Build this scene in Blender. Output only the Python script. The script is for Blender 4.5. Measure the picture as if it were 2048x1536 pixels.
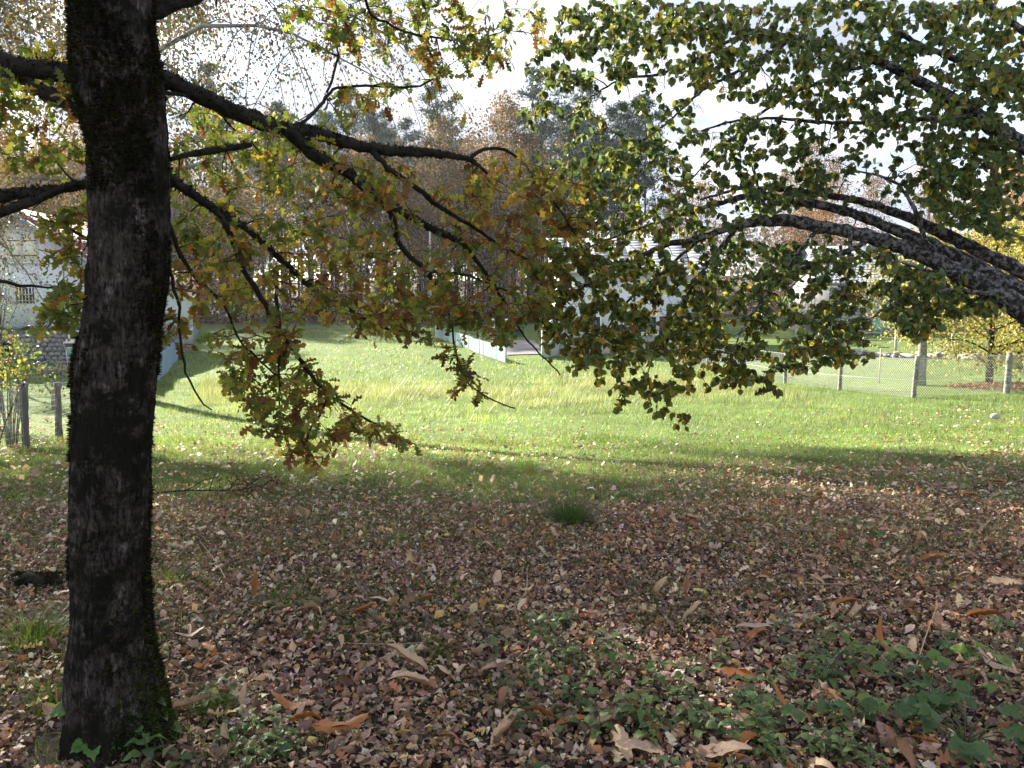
import bpy, math, random
import numpy as np
from mathutils import Vector, Matrix

sc = bpy.context.scene
for o in list(bpy.data.objects):
    bpy.data.objects.remove(o)
C = sc.collection
rng = np.random.default_rng(11)
random.seed(5)
R = math.radians

# ------------------------------------------------------------------ camera, sky, sun, exposure
CAM = np.array([0.0, 0.0, 1.6]); PITCH = R(5.5); F = 1538.0
cam_d = bpy.data.cameras.new('camera'); cam = bpy.data.objects.new('camera', cam_d); C.objects.link(cam)
cam.location = CAM; cam.rotation_euler = (R(90) - PITCH, 0, 0)
cam_d.sensor_width = 36; cam_d.lens = 36 * F / 2048; cam_d.clip_start = 0.05; cam_d.clip_end = 3000
sc.camera = cam

SUN_AZ, SUN_EL = -42.0, 27.0            # degrees left of the view, above the horizon
world = bpy.data.worlds.new('World'); sc.world = world; world.use_nodes = True
nt = world.node_tree; nt.nodes.clear()
W = lambda t: nt.nodes.new(t)
wo = W('ShaderNodeOutputWorld'); bg = W('ShaderNodeBackground'); sky = W('ShaderNodeTexSky')
sky.sky_type = 'NISHITA'; sky.sun_disc = False
sky.sun_elevation = R(SUN_EL); sky.sun_rotation = R(SUN_AZ)
sky.air_density = 1.0; sky.dust_density = 0.6; sky.ozone_density = 1.0
tc = W('ShaderNodeTexCoord'); mp = W('ShaderNodeMapping'); mp.inputs['Scale'].default_value = (1.0, 1.0, 2.6)
no = W('ShaderNodeTexNoise'); no.inputs['Scale'].default_value = 2.3; no.inputs['Detail'].default_value = 7; no.inputs['Roughness'].default_value = 0.55
ramp = W('ShaderNodeValToRGB'); ramp.color_ramp.elements[0].position = 0.30; ramp.color_ramp.elements[1].position = 0.50
mix = W('ShaderNodeMixRGB'); no2 = W('ShaderNodeTexNoise'); no2.inputs['Scale'].default_value = 5.0; no2.inputs['Detail'].default_value = 6
ramp2 = W('ShaderNodeValToRGB'); ramp2.color_ramp.elements[0].position = .36; ramp2.color_ramp.elements[1].position = .62
ramp2.color_ramp.elements[0].color = (.125, .140, .185, 1); ramp2.color_ramp.elements[1].color = (.235, .245, .27, 1)
cl = W('ShaderNodeVectorMath'); cl.operation = 'SCALE'; cl.inputs['Scale'].default_value = 10.0
nt.links.new(no2.outputs['Fac'], ramp2.inputs['Fac']); nt.links.new(ramp2.outputs['Color'], cl.inputs[0]); nt.links.new(cl.outputs['Vector'], mix.inputs[2])
nt.links.new(tc.outputs['Generated'], mp.inputs['Vector']); nt.links.new(mp.outputs['Vector'], no.inputs['Vector']); nt.links.new(mp.outputs['Vector'], no2.inputs['Vector'])
nt.links.new(no.outputs['Fac'], ramp.inputs['Fac']); nt.links.new(ramp.outputs['Color'], mix.inputs['Fac'])
nt.links.new(sky.outputs['Color'], mix.inputs[1]); nt.links.new(mix.outputs['Color'], bg.inputs['Color'])
bg.inputs['Strength'].default_value = 0.10
nt.links.new(bg.outputs['Background'], wo.inputs['Surface'])

S = np.array([math.sin(R(SUN_AZ)) * math.cos(R(SUN_EL)), math.cos(R(SUN_AZ)) * math.cos(R(SUN_EL)), math.sin(R(SUN_EL))])
sun_d = bpy.data.lights.new('sun', 'SUN'); sun_d.energy = 5.0; sun_d.angle = R(0.5); sun_d.color = (1.0, 0.93, 0.82)
sun = bpy.data.objects.new('sun', sun_d); C.objects.link(sun)
sun.rotation_euler = Vector(S).to_track_quat('Z', 'Y').to_euler(); sun.location = tuple(S * 60)
sc.view_settings.view_transform = 'Standard'; sc.view_settings.look = 'None'
sc.view_settings.exposure = 2.42; sc.view_settings.gamma = 1; sc.view_settings.use_curve_mapping = False
sc.cycles.max_bounces = 8; sc.cycles.transparent_max_bounces = 8; sc.cycles.transmission_bounces = 6

# ------------------------------------------------------------------ helpers
FWD = np.array([0, math.cos(PITCH), -math.sin(PITCH)]); UPV = np.array([0, math.sin(PITCH), math.cos(PITCH)]); RT = np.array([1.0, 0, 0])
def ray(px, py): return FWD + RT * ((px - 1024) / F) + UPV * ((768 - py) / F)
def at(px, py, d): return CAM + ray(px, py) * d
def project(P):
    q = np.asarray(P) - CAM; d = q @ FWD
    return 1024 + F * (q @ RT) / d, 768 - F * (q @ UPV) / d, d

_py = np.array([-60, -5, 0, 3, 6, 8, 10, 12, 14, 20, 28, 36, 44, 55, 70, 85, 100, 125, 170, 300, 1500.])
_pz = np.array([0.6, .05, 0, 0, -.05, -.2, -.42, -.66, -.88, -1.2, -1.42, -1.4, -1.22, -.85, -.25, .15, .8, 1.8, 5, 13, 40.])
_yy = np.linspace(-60, 1500, 7801); _zz = np.interp(_yy, _py, _pz)
_k = np.hanning(17); _k /= _k.sum(); _zz = np.convolve(np.pad(_zz, 8, mode='edge'), _k, mode='valid')
def hash3(i, j, k):
    v = np.sin(i * 127.1 + j * 311.7 + k * 74.7) * 43758.5453
    return v - np.floor(v)
def vnoise(P, s=1.0, seed=0.0):
    P = np.asarray(P, float) * s + seed * 17.31
    I = np.floor(P); f = P - I; f = f * f * (3 - 2 * f)
    r = 0
    for a in (0, 1):
        for b in (0, 1):
            for c in (0, 1):
                w = (f[..., 0] if a else 1 - f[..., 0]) * (f[..., 1] if b else 1 - f[..., 1]) * (f[..., 2] if c else 1 - f[..., 2])
                r = r + w * hash3(I[..., 0] + a, I[..., 1] + b, I[..., 2] + c)
    return r
def fbm(P, s=1.0, seed=0.0, o=3):
    return sum(vnoise(P, s * 2 ** i, seed + i) * 0.5 ** i for i in range(o)) / sum(0.5 ** i for i in range(o))
def sstep(a, b, x): t = np.clip((np.asarray(x, float) - a) / (b - a), 0, 1); return t * t * (3 - 2 * t)
def gh(x, y):
    x = np.asarray(x, float); y = np.asarray(y, float)
    z = np.interp(y, _yy, _zz) + 0.03 * np.clip(x, 0, 60) * sstep(3, 18, y)
    P = np.stack([x, y, np.zeros_like(x)], -1)
    z = z + (fbm(P, 0.9, 3) - 0.5) * 0.07 + (fbm(P, 0.16, 5) - .5) * 0.22 * sstep(10, 25, y)
    return z
def g3(x, y): return np.array([x, y, float(gh(x, y))])
def gpt(px, py):
    r = ray(px, py); t = 1.0
    lo, hi = 0.3, 0.3
    while hi < 400:
        p = CAM + r * hi
        if p[2] < gh(p[0], p[1]): break
        lo = hi; hi *= 1.05
    for _ in range(30):
        m = (lo + hi) / 2; p = CAM + r * m
        if p[2] < gh(p[0], p[1]): hi = m
        else: lo = m
    return CAM + r * hi

def link(name, data, parent=None, loc=None):
    o = bpy.data.objects.new(name, data); C.objects.link(o)
    if parent is not None: o.parent = parent
    if loc is not None: o.location = tuple(map(float, loc))
    return o
def tag(o, label=None, cat=None, group=None, kind=None):
    if label: o['label'] = label
    if cat: o['category'] = cat
    if group: o['group'] = group
    if kind: o['kind'] = kind
    return o
def thing(name, loc, label, cat, group=None, rz=0.0):
    o = link(name, None, None, loc); o.rotation_euler = (0, 0, rz); o.empty_display_size = .1
    return tag(o, label, cat, group)

def np_mesh(name, V, T, mat, col=None, smooth=False):
    V = np.ascontiguousarray(V, np.float32); T = np.ascontiguousarray(T, np.int32)
    me = bpy.data.meshes.new(name)
    me.vertices.add(len(V)); me.vertices.foreach_set('co', V.ravel())
    me.loops.add(T.size); me.loops.foreach_set('vertex_index', T.ravel())
    me.polygons.add(len(T)); me.polygons.foreach_set('loop_start', np.arange(0, T.size, T.shape[1], dtype=np.int32))
    if smooth: me.polygons.foreach_set('use_smooth', np.ones(len(T), bool))
    if col is not None:
        a = me.color_attributes.new('tint', 'FLOAT_COLOR', 'POINT')
        c = np.ones((len(V), 4), np.float32); c[:, :3] = col
        a.data.foreach_set('color', c.ravel())
    me.materials.append(mat); me.update(calc_edges=True); me.validate()
    return me
def scatter(tv, tt, M, P, cols=None):
    """copies of a small template (k verts, m tris) by N matrices"""
    N = len(P); k = len(tv)
    V = np.einsum('nij,kj->nki', M, tv) + P[:, None, :]
    T = tt[None] + (np.arange(N) * k)[:, None, None]
    c = None if cols is None else np.repeat(cols, k, 0)
    return V.reshape(-1, 3), T.reshape(-1, tt.shape[1]), c
def cat(parts):
    Vs, Ts, Cs, o = [], [], [], 0
    for V, T, c in parts:
        Vs.append(V); Ts.append(T + o); o += len(V); Cs.append(c if c is not None else np.ones((len(V), 3)))
    return np.concatenate(Vs), np.concatenate(Ts), np.concatenate(Cs)
def norm(a): return a / (np.linalg.norm(a, axis=-1, keepdims=True) + 1e-9)
def frames(axis, nrm, size):
    a = norm(axis); s = norm(np.cross(a, nrm)); n = np.cross(s, a)
    M = np.stack([s, a, n], -1)
    return M * np.asarray(size).reshape(-1, 1, 1)
def pick(cols, w, n, jit=0.15):
    cols = np.array(cols); w = np.array(w, float); w /= w.sum()
    c = cols[rng.choice(len(cols), n, p=w)]
    return np.clip(c * (1 + rng.normal(0, jit, (n, 1))) * (1 + rng.normal(0, jit * .4, (n, 3))), 0.005, 0.9)

def tube_arrays(path, radii, n=6, rough=0.0, cap=True):
    path = np.asarray(path, float); radii = np.asarray(radii, float); m = len(path)
    tg = np.gradient(path, axis=0); tg = norm(tg)
    ref = np.array([0.31, 0.17, 0.93]); ref = ref if abs(tg[0] @ ref) < .9 else np.array([1., 0, 0])
    u = norm(np.cross(tg, ref)); v = np.cross(tg, u)
    ang = np.arange(n) * 2 * math.pi / n
    rr = radii[:, None] * np.ones(n)[None]
    if rough:
        rr = rr * (1 + rng.normal(0, rough, (m, n)))
    V = path[:, None] + rr[..., None] * (np.cos(ang)[None, :, None] * u[:, None] + np.sin(ang)[None, :, None] * v[:, None])
    V = V.reshape(-1, 3); T = []
    i = np.arange(m - 1)[:, None] * n; j = np.arange(n)[None]; j2 = (j + 1) % n
    a, b, c, d = i + j, i + j2, i + n + j2, i + n + j
    T = np.concatenate([np.stack([a, b, c], -1).reshape(-1, 3), np.stack([a, c, d], -1).reshape(-1, 3)])
    if cap:
        V = np.concatenate([V, path[:1], path[-1:]]); k = len(V) - 2
        jj = np.arange(n); T = np.concatenate([T, np.stack([np.full(n, k), (jj + 1) % n, jj], -1), np.stack([np.full(n, k + 1), (m - 1) * n + jj, (m - 1) * n + (jj + 1) % n], -1)])
    return V, T, None
def resample(P, r, step):
    P = np.asarray(P, float); r = np.asarray(r, float)
    d = np.concatenate([[0], np.cumsum(np.linalg.norm(np.diff(P, axis=0), axis=1))])
    n = max(3, int(d[-1] / step) + 1); t = np.linspace(0, d[-1], n)
    # smooth (catmull-rom like) via cubic hermite on each coordinate
    m = np.gradient(P, d, axis=0)
    idx = np.clip(np.searchsorted(d, t, side='right') - 1, 0, len(d) - 2)
    h = (d[idx + 1] - d[idx]); s = (t - d[idx]) / h
    h00 = 2 * s**3 - 3 * s**2 + 1; h10 = s**3 - 2 * s**2 + s; h01 = -2 * s**3 + 3 * s**2; h11 = s**3 - s**2
    Q = h00[:, None] * P[idx] + (h10 * h)[:, None] * m[idx] + h01[:, None] * P[idx + 1] + (h11 * h)[:, None] * m[idx + 1]
    return Q, np.interp(t, d, r)

class MB:
    """boxes, tubes and sheets gathered into one mesh"""
    def __init__(s): s.p = []
    def add(s, V, T): s.p.append((np.asarray(V, float), np.asarray(T, int), None)); return s
    def box(s, c, size, rz=0.0, rx=0.0, ry=0.0, jit=0.0):
        h = np.array(size) / 2
        V = np.array([[x, y, z] for x in (-1, 1) for y in (-1, 1) for z in (-1, 1)]) * h
        if jit: V = V + rng.normal(0, jit, V.shape)
        M = np.array(Matrix.Rotation(rz, 3, 'Z') @ Matrix.Rotation(rx, 3, 'X') @ Matrix.Rotation(ry, 3, 'Y'))
        V = V @ M.T + np.array(c)
        Q = [(0, 1, 3, 2), (4, 6, 7, 5), (0, 4, 5, 1), (2, 3, 7, 6), (0, 2, 6, 4), (1, 5, 7, 3)]
        T = [t for q in Q for t in ((q[0], q[1], q[2]), (q[0], q[2], q[3]))]
        return s.add(V, T)
    def bbox(s, c, size, bev=0.01, rz=0.0):
        """box with chamfered vertical edges and top"""
        x, y, z = np.array(size) / 2; b = min(bev, x * .45, y * .45, z * .45)
        ring = [(-x + b, -y), (x - b, -y), (x, -y + b), (x, y - b), (x - b, y), (-x + b, y), (-x, y - b), (-x, -y + b)]
        k = (min(x, y) - b) / min(x, y)
        V = [(p[0], p[1], -z) for p in ring] + [(p[0], p[1], z - b) for p in ring] + [(p[0] * k, p[1] * k, z) for p in ring]
        V = np.array(V); M = np.array(Matrix.Rotation(rz, 3, 'Z')); V = V @ M.T + np.array(c)
        T = []
        for l in (0, 8):
            for i in range(8):
                j = (i + 1) % 8; T += [(l + i, l + j, l + 8 + j), (l + i, l + 8 + j, l + 8 + i)]
        for i in range(1, 7): T += [(16, 16 + i, 17 + i), (0, i + 1, i)]
        return s.add(V, T)
    def tube(s, path, radii, n=6, rough=0.0):
        path = np.asarray(path, float)
        radii = np.full(len(path), radii) if np.isscalar(radii) else radii
        s.p.append(tube_arrays(path, radii, n, rough)); return s
    def prism(s, poly, d):
        """a planar polygon (k,3), fan from its first corner, pushed along vector d"""
        P = np.asarray(poly, float); k = len(P); V = np.concatenate([P, P + np.array(d)])
        T = [(0, i, i + 1) for i in range(1, k - 1)] + [(k, k + i + 1, k + i) for i in range(1, k - 1)]
        for i in range(k):
            j = (i + 1) % k; T += [(i, k + i, k + j), (i, k + j, j)]
        return s.add(V, T)
    def ball(s, c, r, n=8, m=6, jit=0.0):
        c = np.array(c); r = np.ones(3) * np.array(r); V = []
        for i in range(m + 1):
            th = math.pi * i / m
            for j in range(n):
                a = 2 * math.pi * j / n; V.append([math.sin(th) * math.cos(a), math.sin(th) * math.sin(a), math.cos(th)])
        V = np.array(V)
        if jit: V = V * (1 + rng.normal(0, jit, (len(V), 1)))
        T = []
        for i in range(m):
            for j in range(n):
                a, b = i * n + j, i * n + (j + 1) % n; T += [(a, a + n, b + n), (a, b + n, b)]
        return s.add(V * r + c, T)
    def mesh(s, name, mat, org=(0, 0, 0), smooth=False):
        V, T, c = cat(s.p); return np_mesh(name, V - np.array(org), T, mat, None, smooth)
    def build(s, name, mat, parent=None, org=(0, 0, 0), smooth=False, loc=None):
        return link(name, s.mesh(name, mat, org, smooth), parent, loc)

# ------------------------------------------------------------------ materials
def new_mat(name):
    m = bpy.data.materials.new(name); m.use_nodes = True; m.node_tree.nodes.clear(); return m, m.node_tree
def solid(name, col, rough=.8, var=.25, scale=6.0, bump=.0, bscale=40.0, spec=.3, metal=0., col2=None, stretch=(1, 1, 1)):
    m, t = new_mat(name); N = t.nodes.new; L = t.links.new
    o = N('ShaderNodeOutputMaterial'); b = N('ShaderNodeBsdfPrincipled'); tcn = N('ShaderNodeTexCoord'); mpn = N('ShaderNodeMapping')
    mpn.inputs['Scale'].default_value = stretch; L(tcn.outputs['Object'], mpn.inputs['Vector'])
    n1 = N('ShaderNodeTexNoise'); n1.inputs['Scale'].default_value = scale; n1.inputs['Detail'].default_value = 6; L(mpn.outputs['Vector'], n1.inputs['Vector'])
    r = N('ShaderNodeValToRGB'); r.color_ramp.elements[0].position = .3; r.color_ramp.elements[1].position = .7
    c = np.array(col); c2 = np.array(col2) if col2 is not None else c * (1 + var)
    c1 = c if col2 is not None else c * (1 - var)
    r.color_ramp.elements[0].color = (*c1, 1); r.color_ramp.elements[1].color = (*c2, 1)
    L(n1.outputs['Fac'], r.inputs['Fac']); L(r.outputs['Color'], b.inputs['Base Color'])
    b.inputs['Roughness'].default_value = rough; b.inputs['Specular IOR Level'].default_value = spec; b.inputs['Metallic'].default_value = metal
    if bump:
        n2 = N('ShaderNodeTexNoise'); n2.inputs['Scale'].default_value = bscale; n2.inputs['Detail'].default_value = 5; L(mpn.outputs['Vector'], n2.inputs['Vector'])
        bp = N('ShaderNodeBump'); bp.inputs['Strength'].default_value = bump; bp.inputs['Distance'].default_value = .02
        L(n2.outputs['Fac'], bp.inputs['Height']); L(bp.outputs['Normal'], b.inputs['Normal'])
    L(b.outputs['BSDF'], o.inputs['Surface']); return m
def leaf_mat(name, trans=.45, rough=.5, tsat=(1.12, 1.1, .62), veins=0.0, spec=.3, tgain=1.2):
    m, t = new_mat(name); N = t.nodes.new; L = t.links.new
    o = N('ShaderNodeOutputMaterial'); b = N('ShaderNodeBsdfPrincipled'); a = N('ShaderNodeAttribute'); a.attribute_name = 'tint'
    tr = N('ShaderNodeBsdfTranslucent'); mx = N('ShaderNodeMixShader'); mx.inputs['Fac'].default_value = trans
    tcn = N('ShaderNodeTexCoord')
    n1 = N('ShaderNodeTexNoise'); n1.inputs['Scale'].default_value = 90; n1.inputs['Detail'].default_value = 3; L(tcn.outputs['Object'], n1.inputs['Vector'])
    mr = N('ShaderNodeMapRange'); mr.inputs['To Min'].default_value = .6; mr.inputs['To Max'].default_value = 1.35; L(n1.outputs['Fac'], mr.inputs['Value'])
    vm = N('ShaderNodeVectorMath'); vm.operation = 'SCALE'; L(a.outputs['Color'], vm.inputs[0]); L(mr.outputs['Result'], vm.inputs['Scale'])
    col = vm.outputs['Vector']
    if veins:
        sp = N('ShaderNodeSeparateXYZ'); L(tcn.outputs['Object'], sp.inputs['Vector'])
        ab = N('ShaderNodeMath'); ab.operation = 'ABSOLUTE'; L(sp.outputs['X'], ab.inputs[0])
        su = N('ShaderNodeMath'); su.operation = 'MULTIPLY_ADD'; su.inputs[1].default_value = -.9; L(ab.outputs[0], su.inputs[0]); L(sp.outputs['Y'], su.inputs[2])
        ml = N('ShaderNodeMath'); ml.operation = 'MULTIPLY'; ml.inputs[1].default_value = veins; L(su.outputs[0], ml.inputs[0])
        si = N('ShaderNodeMath'); si.operation = 'SINE'; L(ml.outputs[0], si.inputs[0])
        bp = N('ShaderNodeBump'); bp.inputs['Strength'].default_value = .12; bp.inputs['Distance'].default_value = .003
        L(si.outputs[0], bp.inputs['Height']); L(bp.outputs['Normal'], b.inputs['Normal'])
        m2 = N('ShaderNodeMapRange'); m2.inputs['From Min'].default_value = .8; m2.inputs['From Max'].default_value = 1; m2.inputs['To Min'].default_value = 1; m2.inputs['To Max'].default_value = .72
        L(si.outputs[0], m2.inputs['Value'])
        v2 = N('ShaderNodeVectorMath'); v2.operation = 'SCALE'; L(col, v2.inputs[0]); L(m2.outputs['Result'], v2.inputs['Scale']); col = v2.outputs['Vector']
    L(col, b.inputs['Base Color']); b.inputs['Roughness'].default_value = rough; b.inputs['Specular IOR Level'].default_value = spec
    v3 = N('ShaderNodeVectorMath'); v3.operation = 'MULTIPLY'; v3.inputs[1].default_value = tuple(np.array(tsat) * tgain); L(col, v3.inputs[0])
    L(v3.outputs['Vector'], tr.inputs['Color'])
    L(b.outputs['BSDF'], mx.inputs[1]); L(tr.outputs['BSDF'], mx.inputs[2]); L(mx.outputs['Shader'], o.inputs['Surface']); return m

M_oakleaf = leaf_mat('oak leaf', trans=.5, tgain=1.6, tsat=(1.1, 1.08, .68)); M_hazel = leaf_mat('hazel leaf', trans=.45, rough=.42, tgain=1.45, tsat=(1.06, 1.06, .72))
M_birch = leaf_mat('birch leaf', trans=.28, tgain=.9); M_far = leaf_mat('far foliage', trans=.25, rough=.8)
M_needle = leaf_mat('pine needles', trans=.15, rough=.7, tsat=(1, 1, 1))
M_grass = leaf_mat('grass', trans=.5, rough=.45, tsat=(1.15, 1.2, .55), tgain=1.25)
M_litter = leaf_mat('dead leaf', trans=.12, rough=.6, tsat=(1.2, 1, .7), spec=.35)
M_chest = leaf_mat('chestnut leaf', trans=.1, rough=.55, tsat=(1.2, .9, .5), veins=620.)
M_weed = leaf_mat('weed leaf', trans=.25, rough=.5, tsat=(1, 1.1, .5), veins=800., spec=.35)
M_moss = leaf_mat('moss', trans=.2, rough=.9, tsat=(1, 1, .5), spec=.1)
M_twig = solid('dark twig bark', (.022, .018, .015), .9, .4, 30)
M_limb = solid('mossy limb bark', (.012, .010, .008), .95, .4, 14, bump=.9, bscale=60, col2=(.035, .032, .022))
M_birchbark = solid('birch bark', (.10, .09, .08), .8, .3, 5, col2=(.40, .38, .35), stretch=(1, 1, 3))
M_farbark = solid('grey forest bark', (.055, .047, .045), .9, .3, 3, col2=(.12, .105, .10), stretch=(1, 1, .2))
M_pinebark = solid('pine bark', (.06, .05, .05), .9, .3, 2, col2=(.14, .10, .085), stretch=(1, 1, .2))
M_lichenbark = solid('lichen bark', (.07, .065, .055), .9, .3, 14, bump=.6, bscale=40, col2=(.36, .35, .30))
M_white = solid('white render', (.67, .71, .78), .85, .05, 1.2, bump=.15, bscale=80)
M_white2 = solid('off white render', (.66, .68, .72), .85, .06, 1.0, bump=.15, bscale=80)
M_paint = solid('white paint', (.78, .78, .77), .5, .04, 5)
M_stone = solid('grey blue stone', (.24, .24, .25), .85, .25, 3, bump=.5, bscale=14)
M_mortar = solid('grey mortar', (.20, .20, .20), .95, .15, 10, bump=.3)
M_block = solid('pale stone block', (.34, .34, .34), .85, .2, 2.5, bump=.4, bscale=12)
M_slate = solid('slate', (.16, .17, .19), .55, .25, 4, bump=.2)
M_tile = solid('red brown tile', (.16, .065, .05), .8, .3, 6, bump=.3)
M_fascia = solid('blue grey board', (.22, .27, .36), .6, .12, 4)
M_brown = solid('brown painted wood', (.14, .06, .045), .6, .2, 8)
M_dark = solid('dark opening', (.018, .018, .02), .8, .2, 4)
M_glass = solid('window glass', (.03, .035, .04), .08, .2, 2, spec=.6)
M_conc = solid('weathered concrete', (.26, .25, .23), .9, .3, 14, bump=.5, bscale=60, col2=(.42, .41, .38))
M_woodpost = solid('grey fence post', (.09, .08, .075), .95, .3, 16, bump=.6, bscale=50, col2=(.17, .16, .15), stretch=(1, 1, .3))
M_wire = solid('galvanised wire', (.62, .62, .60), .45, .1, 30, spec=.5)
M_teal = solid('blue windbreak cloth', (.13, .20, .27), .75, .18, 3, col2=(.21, .29, .36), stretch=(1, 1, .25)); M_teal2 = solid('turquoise windbreak cloth', (.13, .22, .22), .75, .18, 3, col2=(.22, .32, .31), stretch=(1, 1, .25))
M_green = solid('dark green gate', (.02, .07, .06), .5, .2, 4)
M_turq = solid('turquoise plastic', (.08, .42, .52), .4, .08, 4)
M_seat = solid('green canvas', (.16, .42, .36), .7, .1, 20)
M_red = solid('red plastic', (.55, .05, .03), .4, .1, 4)
M_blue = solid('blue cloth', (.08, .16, .45), .8, .1, 6)
M_carp = solid('pale blue car paint', (.55, .62, .75), .25, .04, 3, spec=.6)
M_rubber = solid('black rubber', (.02, .02, .02), .7, .1, 5)
M_asph = solid('asphalt drive', (.13, .12, .13), .9, .15, 6, bump=.3)
M_pole = solid('pale grey pole', (.55, .55, .54), .6, .1, 4)
M_stalk = solid('dry stalk', (.42, .34, .22), .8, .2, 20)
M_rock = solid('pale wall stone', (.36, .33, .31), .9, .3, 5, bump=.6, bscale=20)

# bark of the big foreground oak: fissured, dark, pale lichen flecks, moss near the root
def bark_material():
    m, t = new_mat('old oak bark'); N = t.nodes.new; L = t.links.new
    o = N('ShaderNodeOutputMaterial'); b = N('ShaderNodeBsdfPrincipled'); tcn = N('ShaderNodeTexCoord')
    mpn = N('ShaderNodeMapping'); mpn.inputs['Scale'].default_value = (1, 1, .36); L(tcn.outputs['Object'], mpn.inputs['Vector'])
    n1 = N('ShaderNodeTexNoise'); n1.inputs['Scale'].default_value = 75; n1.inputs['Detail'].default_value = 8; n1.inputs['Roughness'].default_value = .7; L(mpn.outputs['Vector'], n1.inputs['Vector'])
    r1 = N('ShaderNodeValToRGB'); e = r1.color_ramp.elements; e[0].position = .38; e[0].color = (.008, .007, .006, 1); e[1].position = .66; e[1].color = (.125, .098, .082, 1)
    L(n1.outputs['Fac'], r1.inputs['Fac'])
    n2 = N('ShaderNodeTexNoise'); n2.inputs['Scale'].default_value = 24; n2.inputs['Detail'].default_value = 9; n2.inputs['Roughness'].default_value = .78; L(mpn.outputs['Vector'], n2.inputs['Vector'])
    r2 = N('ShaderNodeValToRGB'); e = r2.color_ramp.elements; e[0].position = .55; e[0].color = (0, 0, 0, 1); e[1].position = .62; e[1].color = (1, 1, 1, 1)
    L(n2.outputs['Fac'], r2.inputs['Fac'])
    mu = N('ShaderNodeMath'); mu.operation = 'MULTIPLY'; L(r2.outputs['Color'], mu.inputs[0]); L(n1.outputs['Fac'], mu.inputs[1])
    x1 = N('ShaderNodeMixRGB'); x1.inputs[2].default_value = (.36, .31, .28, 1); L(mu.outputs[0], x1.inputs['Fac']); L(r1.outputs['Color'], x1.inputs[1])
    # black mossy blotches
    n3 = N('ShaderNodeTexNoise'); n3.inputs['Scale'].default_value = 5.0; n3.inputs['Detail'].default_value = 9; n3.inputs['Roughness'].default_value = .78; L(tcn.outputs['Object'], n3.inputs['Vector'])
    r3 = N('ShaderNodeValToRGB'); e = r3.color_ramp.elements; e[0].position = .455; e[0].color = (0, 0, 0, 1); e[1].position = .535; e[1].color = (.95, .95, .95, 1); L(n3.outputs['Fac'], r3.inputs['Fac'])
    x2 = N('ShaderNodeMixRGB'); x2.inputs[2].default_value = (.011, .011, .006, 1); L(r3.outputs['Color'], x2.inputs['Fac']); L(x1.outputs['Color'], x2.inputs[1])
    L(x2.outputs['Color'], b.inputs['Base Color']); b.inputs['Roughness'].default_value = .95; b.inputs['Specular IOR Level'].default_value = .15
    bp = N('ShaderNodeBump'); bp.inputs['Strength'].default_value = 1.0; bp.inputs['Distance'].default_value = .03; L(n1.outputs['Fac'], bp.inputs['Height']); L(bp.outputs['Normal'], b.inputs['Normal'])
    L(b.outputs['BSDF'], o.inputs['Surface']); return m
M_bark = bark_material()
def pale_bark():
    m, t = new_mat('pale blotched bark'); N = t.nodes.new; L = t.links.new
    o = N('ShaderNodeOutputMaterial'); b = N('ShaderNodeBsdfPrincipled'); tcn = N('ShaderNodeTexCoord')
    n2 = N('ShaderNodeTexNoise'); n2.inputs['Scale'].default_value = 38; n2.inputs['Detail'].default_value = 8; n2.inputs['Roughness'].default_value = .7; L(tcn.outputs['Object'], n2.inputs['Vector'])
    r2 = N('ShaderNodeValToRGB'); e = r2.color_ramp.elements; e[0].position = .47; e[0].color = (.012, .011, .010, 1); e[1].position = .58; e[1].color = (.21, .195, .18, 1)
    L(n2.outputs['Fac'], r2.inputs['Fac']); L(r2.outputs['Color'], b.inputs['Base Color']); b.inputs['Roughness'].default_value = .9
    bp = N('ShaderNodeBump'); bp.inputs['Strength'].default_value = .7; bp.inputs['Distance'].default_value = .01; L(n2.outputs['Fac'], bp.inputs['Height']); L(bp.outputs['Normal'], b.inputs['Normal'])
    L(b.outputs['BSDF'], o.inputs['Surface']); return m
M_hazelbark = pale_bark()
def ground_material():
    m, t = new_mat('soil and turf'); N = t.nodes.new; L = t.links.new
    o = N('ShaderNodeOutputMaterial'); b = N('ShaderNodeBsdfPrincipled'); a = N('ShaderNodeAttribute'); a.attribute_name = 'tint'; tcn = N('ShaderNodeTexCoord')
    n1 = N('ShaderNodeTexNoise'); n1.inputs['Scale'].default_value = 5; n1.inputs['Detail'].default_value = 10; n1.inputs['Roughness'].default_value = .7; L(tcn.outputs['Object'], n1.inputs['Vector'])
    mr = N('ShaderNodeMapRange'); mr.inputs['From Min'].default_value = .3; mr.inputs['From Max'].default_value = .7; mr.inputs['To Min'].default_value = .55; mr.inputs['To Max'].default_value = 1.4; L(n1.outputs['Fac'], mr.inputs['Value'])
    vm = N('ShaderNodeVectorMath'); vm.operation = 'SCALE'; L(a.outputs['Color'], vm.inputs[0]); L(mr.outputs['Result'], vm.inputs['Scale'])
    L(vm.outputs['Vector'], b.inputs['Base Color']); b.inputs['Roughness'].default_value = .95; b.inputs['Specular IOR Level'].default_value = .1
    bp = N('ShaderNodeBump'); bp.inputs['Strength'].default_value = .6; bp.inputs['Distance'].default_value = .03; L(n1.outputs['Fac'], bp.inputs['Height']); L(bp.outputs['Normal'], b.inputs['Normal'])
    L(b.outputs['BSDF'], o.inputs['Surface']); return m
M_ground = ground_material()

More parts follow.
